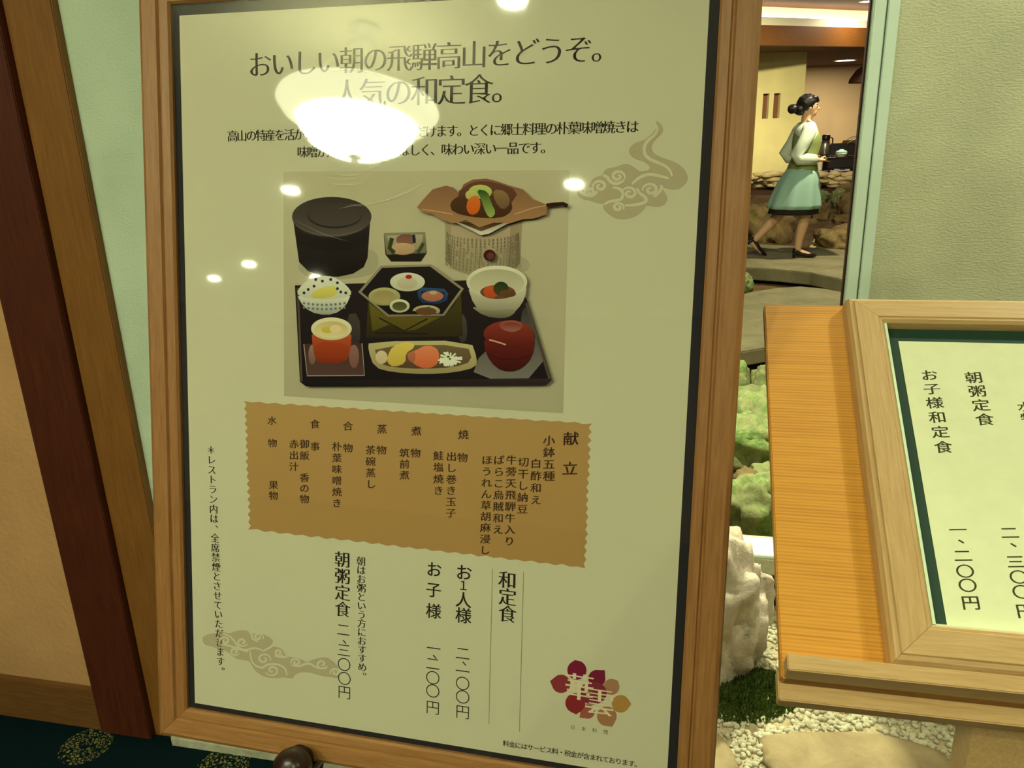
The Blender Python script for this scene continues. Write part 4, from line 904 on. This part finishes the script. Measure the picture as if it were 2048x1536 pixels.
# ================================================================== WALKING WAITRESS
hp = at(1596, 430, 8.25); ANG = math.radians(-4)
wom = empty('person', (hp.x, 8.25, 0), (0, 0, ANG)); tag(wom, 'person in green vest, white blouse and pale blue skirt walking right with a tray', 'person')
M['skin'] = plain('skin', (206, 160, 122), 0.55); M['stocking'] = plain('beige_stockings', (196, 162, 120), 0.6)
M['hair'] = plain('black_hair', (22, 16, 16), 0.4); M['blouse'] = plain('white_blouse', (206, 212, 190), 0.8); M['vest'] = plain('green_vest', (134, 146, 84), 0.8)
M['skirt'] = plain('pale_blue_skirt', (150, 182, 166), 0.8); M['black_cloth'] = plain('black_cloth', (26, 26, 24), 0.8); M['shoe'] = plain('black_leather', (30, 20, 26), 0.3)
bm = bmesh.new()
def limb(pts, rad, seg=14): add_tube(bm, pts, rad, seg)
limb([(0, 0, .78), (0, 0, .88), (.01, 0, 1.0), (.02, 0, 1.12), (.012, 0, 1.22), (.008, 0, 1.28)], [(.09, .13), (.10, .15), (.085, .115), (.095, .135), (.08, .155), (.055, .09)])
limb([(.0, 0, 1.25), (.005, 0, 1.33), (.015, 0, 1.40)], [.058, .048, .05])
HX = -.055; HZ = 1.0        # the head sits a little back, chin down
add_ball(bm, (.075 + HX, 0, 1.475), (.088, .072, .098), 3); add_ball(bm, (.105 + HX, 0, 1.425), (.055, .052, .062), 3)        # skull, jaw
limb([(.155 + HX, 0, 1.475), (.178 + HX, 0, 1.448), (.160 + HX, 0, 1.440)], [.010, .014, .012], 8)                             # nose
limb([(.150 + HX, -.014, 1.412), (.157 + HX, 0, 1.411), (.150 + HX, .014, 1.412)], [.006, .009, .006], 8)                        # lips
for sy in (-1, 1):
    add_ball(bm, (.07 + HX, sy * .073, 1.462), (.018, .010, .028), 2)                                                       # ears
    limb([(.0, sy * .13, 1.265), (-.005, sy * .175, 1.235), (-.06, sy * .19, 1.12), (-.115, sy * .195, 1.015)], [.05, .052, .042, .037])
    limb([(-.115, sy * .195, 1.015), (.0, sy * .185, .985), (.115, sy * .150, .972)], [.038, .034, .024])
    limb([(.105, sy * .152, .972), (.15, sy * .14, .968), (.185, sy * .130, .966)], [(.020, .026), (.016, .036), (.012, .034)])   # palm
    for k, (dy, L) in enumerate(((-.024, .062), (-.008, .072), (.008, .067), (.024, .052))):                            # fingers close under the tray rim
        y0 = sy * .130 + dy
        limb([(.175, y0, .966), (.175 + L * .5, y0 - sy * .004, .957), (.175 + L * .85, y0 - sy * .008, .957), (.175 + L, y0 - sy * .010, .965)], [.0095, .009, .0085, .007], 8)
    limb([(.135, sy * .115, .972), (.165, sy * .098, .990), (.20, sy * .095, 1.000)], [.012, .0105, .008], 8)             # thumb on top of the rim
limb([(0, -.085, .86), (.03, -.085, .66), (.055, -.082, .47), (.035, -.08, .34), (.01, -.08, .20), (.0, -.08, .085)], [.09, .075, .054, .055, .042, .034])
limb([(0, .085, .86), (-.06, .085, .66), (-.12, .082, .48), (-.22, .08, .37), (-.33, .08, .25), (-.41, .08, .16)], [.09, .075, .054, .055, .042, .034])
limb([(-.01, -.08, .075), (.05, -.08, .055), (.14, -.08, .03)], [(.032, .030), (.026, .034), (.014, .03)])
limb([(-.43, .08, .15), (-.39, .08, .10), (-.33, .08, .035)], [(.032, .030), (.026, .034), (.014, .03)])
body = bm_obj('body', bm, M['skin'], wom, True)
rm = body.modifiers.new('remesh', 'REMESH'); rm.mode = 'VOXEL'; rm.voxel_size = .0065; rm.use_smooth_shade = True
smo = body.modifiers.new('smooth', 'SMOOTH'); smo.iterations = 3; smo.factor = .5
def garment(name, rings, mat, seg=28, folds=0.0, caps=True):
    b2 = bmesh.new(); rr = []
    for x, zc, rx, ry in rings:
        t = (zc - rings[-1][1]) / (rings[0][1] - rings[-1][1])
        rr.append([b2.verts.new((x + (rx + folds * (1 - t) * math.sin(9 * 2 * PI * k / seg)) * math.cos(2 * PI * k / seg), (ry + folds * (1 - t) * math.sin(9 * 2 * PI * k / seg)) * math.sin(2 * PI * k / seg), zc)) for k in range(seg)])
    for A, B in zip(rr, rr[1:]):
        for k in range(seg): b2.faces.new((A[k], A[(k + 1) % seg], B[(k + 1) % seg], B[k]))
    if caps: b2.faces.new(rr[0][::-1]); b2.faces.new(rr[-1])
    return bm_obj(name, b2, mat, wom, True)
garment('blouse', [(.03, 1.325, .060, .066), (.02, 1.29, .085, .135), (.012, 1.25, .105, .182), (.018, 1.16, .118, .172), (.022, 1.08, .115, .15), (.01, .98, .105, .135), (.0, .90, .125, .165), (0, .86, .13, .17)], M['blouse'])
garment('vest', [(.018, 1.245, .108, .15), (.022, 1.19, .126, .168), (.03, 1.12, .136, .168), (.02, 1.0, .116, .15), (.008, .92, .136, .172), (.0, .83, .158, .192)], M['vest'], folds=.0)
garment('skirt', [(0, .90, .13, .172), (0, .84, .165, .198), (-.02, .74, .205, .215), (-.035, .63, .235, .228), (-.045, .54, .255, .236), (-.048, .50, .262, .24)], M['skirt'], 72, .012)
garment('underskirt', [(-.03, .60, .215, .21), (-.045, .50, .238, .22), (-.048, .445, .245, .224)], M['black_cloth'], 36, .008)
for sy in (-1, 1):
    b2 = bmesh.new(); add_tube(b2, [(.005, sy * .12, 1.275), (-.005, sy * .178, 1.24), (-.06, sy * .195, 1.12), (-.125, sy * .2, 1.02), (-.09, sy * .198, .985), (.0, sy * .187, .982), (.075, sy * .165, .975)], [.062, .068, .062, .058, .058, .055, .05], 18); bm_obj('sleeve', b2, M['blouse'], wom, True)
    b2 = bmesh.new(); add_tube(b2, [(.01, sy * .03, 1.35), (.055, sy * .045, 1.32), (.085, sy * .03, 1.265)], [(.012, .03), (.014, .034), (.008, .012)], 10); bm_obj('collar', b2, M['blouse'], wom, True)
    b2 = bmesh.new(); add_ball(b2, (.146 + HX, sy * .032, 1.468), (.010, .013, .008), 2); bm_obj('eye', b2, M['hair'], wom, True)
    b2 = bmesh.new(); add_tube(b2, [(.150 + HX, sy * .016, 1.488), (.152 + HX, sy * .034, 1.492), (.140 + HX, sy * .05, 1.487)], .004, 6); bm_obj('eyebrow', b2, M['hair'], wom, True)
    fx, fz, tl = (0, 0, 0) if sy < 0 else (-.425, .0, .55)
    b2 = bmesh.new()
    add_tube(b2, [(-.045, 0, .075), (-.02, 0, .07), (.04, 0, .045), (.09, 0, .028), (.15, 0, .022), (.19, 0, .018)], [(.022, .026), (.034, .033), (.028, .034), (.024, .040), (.021, .036), (.012, .016)], 16)
    add_tube(b2, [(-.03, 0, .07), (-.035, 0, .0)], [.022, .011], 10)
    sh = bm_obj('shoe', b2, M['shoe'], wom, True); sh.location = (fx, sy * .08, .002)
    if sy > 0: sh.rotation_euler = (0, .62, 0); sh.location = (-.44, .08, .105)
b2 = bmesh.new(); add_ball(b2, (.060, 0, 1.500), (.098, .086, .092), 4); add_ball(b2, (.0, 0, 1.455), (.062, .066, .065), 3); add_ball(b2, (-.075, 0, 1.455), (.052, .055, .046), 3)
for v in b2.verts:
    if v.co.x > .10 and v.co.z < 1.50: v.co.x = .10 - (v.co.x - .10) * .4
    v.co += .008 * noise.noise(v.co * 30) * (v.co - Vector((.05, 0, 1.48))).normalized()
hr = bm_obj('hair', b2, M['hair'], wom, True); hr.location.x = HX
for k in range(5):
    b2 = bmesh.new(); a = -.5 + .25 * k; add_tube(b2, [(.09, math.sin(a) * .06, 1.565), (.145, math.sin(a) * .07, 1.55), (.165, math.sin(a) * .075, 1.515)], [.018, .014, .003], 8); bm_obj('fringe', b2, M['hair'], hr, True)
# tray with cup
mw = Matrix.Translation((hp.x, 8.25, 0)) @ Matrix.Rotation(ANG, 4, 'Z')
tr = empty('serving_tray', mw @ Vector((.34, 0, .972)), (0, 0, ANG)); tag(tr, 'dark serving tray carried by the walking person', 'tray')
box('tray_floor', (-.15, -.19, 0), (.15, .19, .008), M['black_lacquer'], tr, .002)
for lo, hi in (((-.158, -.198, 0), (-.146, .198, .022)), ((.146, -.198, 0), (.158, .198, .022)), ((-.146, -.198, 0), (.146, -.186, .022)), ((-.146, .186, 0), (.146, .198, .022))): box('tray_rim', lo, hi, M['black_lacquer'], tr, .002)
bowl = empty('serving_bowl', mw @ Vector((.36, -.05, .9815)), (0, 0, 0)); tag(bowl, 'small pale lidded bowl standing on the carried tray', 'bowl')
bm = bmesh.new(); add_lathe(bm, [(.03, 0), (.032, .008), (.05, .03), (.056, .05), (.052, .05), (.0, .03)], 24); bm_obj('body', bm, M['blouse'], bowl, True)
bm = bmesh.new(); add_lathe(bm, [(.058, .0505), (.05, .062), (.02, .072), (.02, .08), (.0, .08)], 24); bm_obj('lid', bm, M['skirt'], bowl, True)

bpy.data.objects.remove(_to, do_unlink=True)
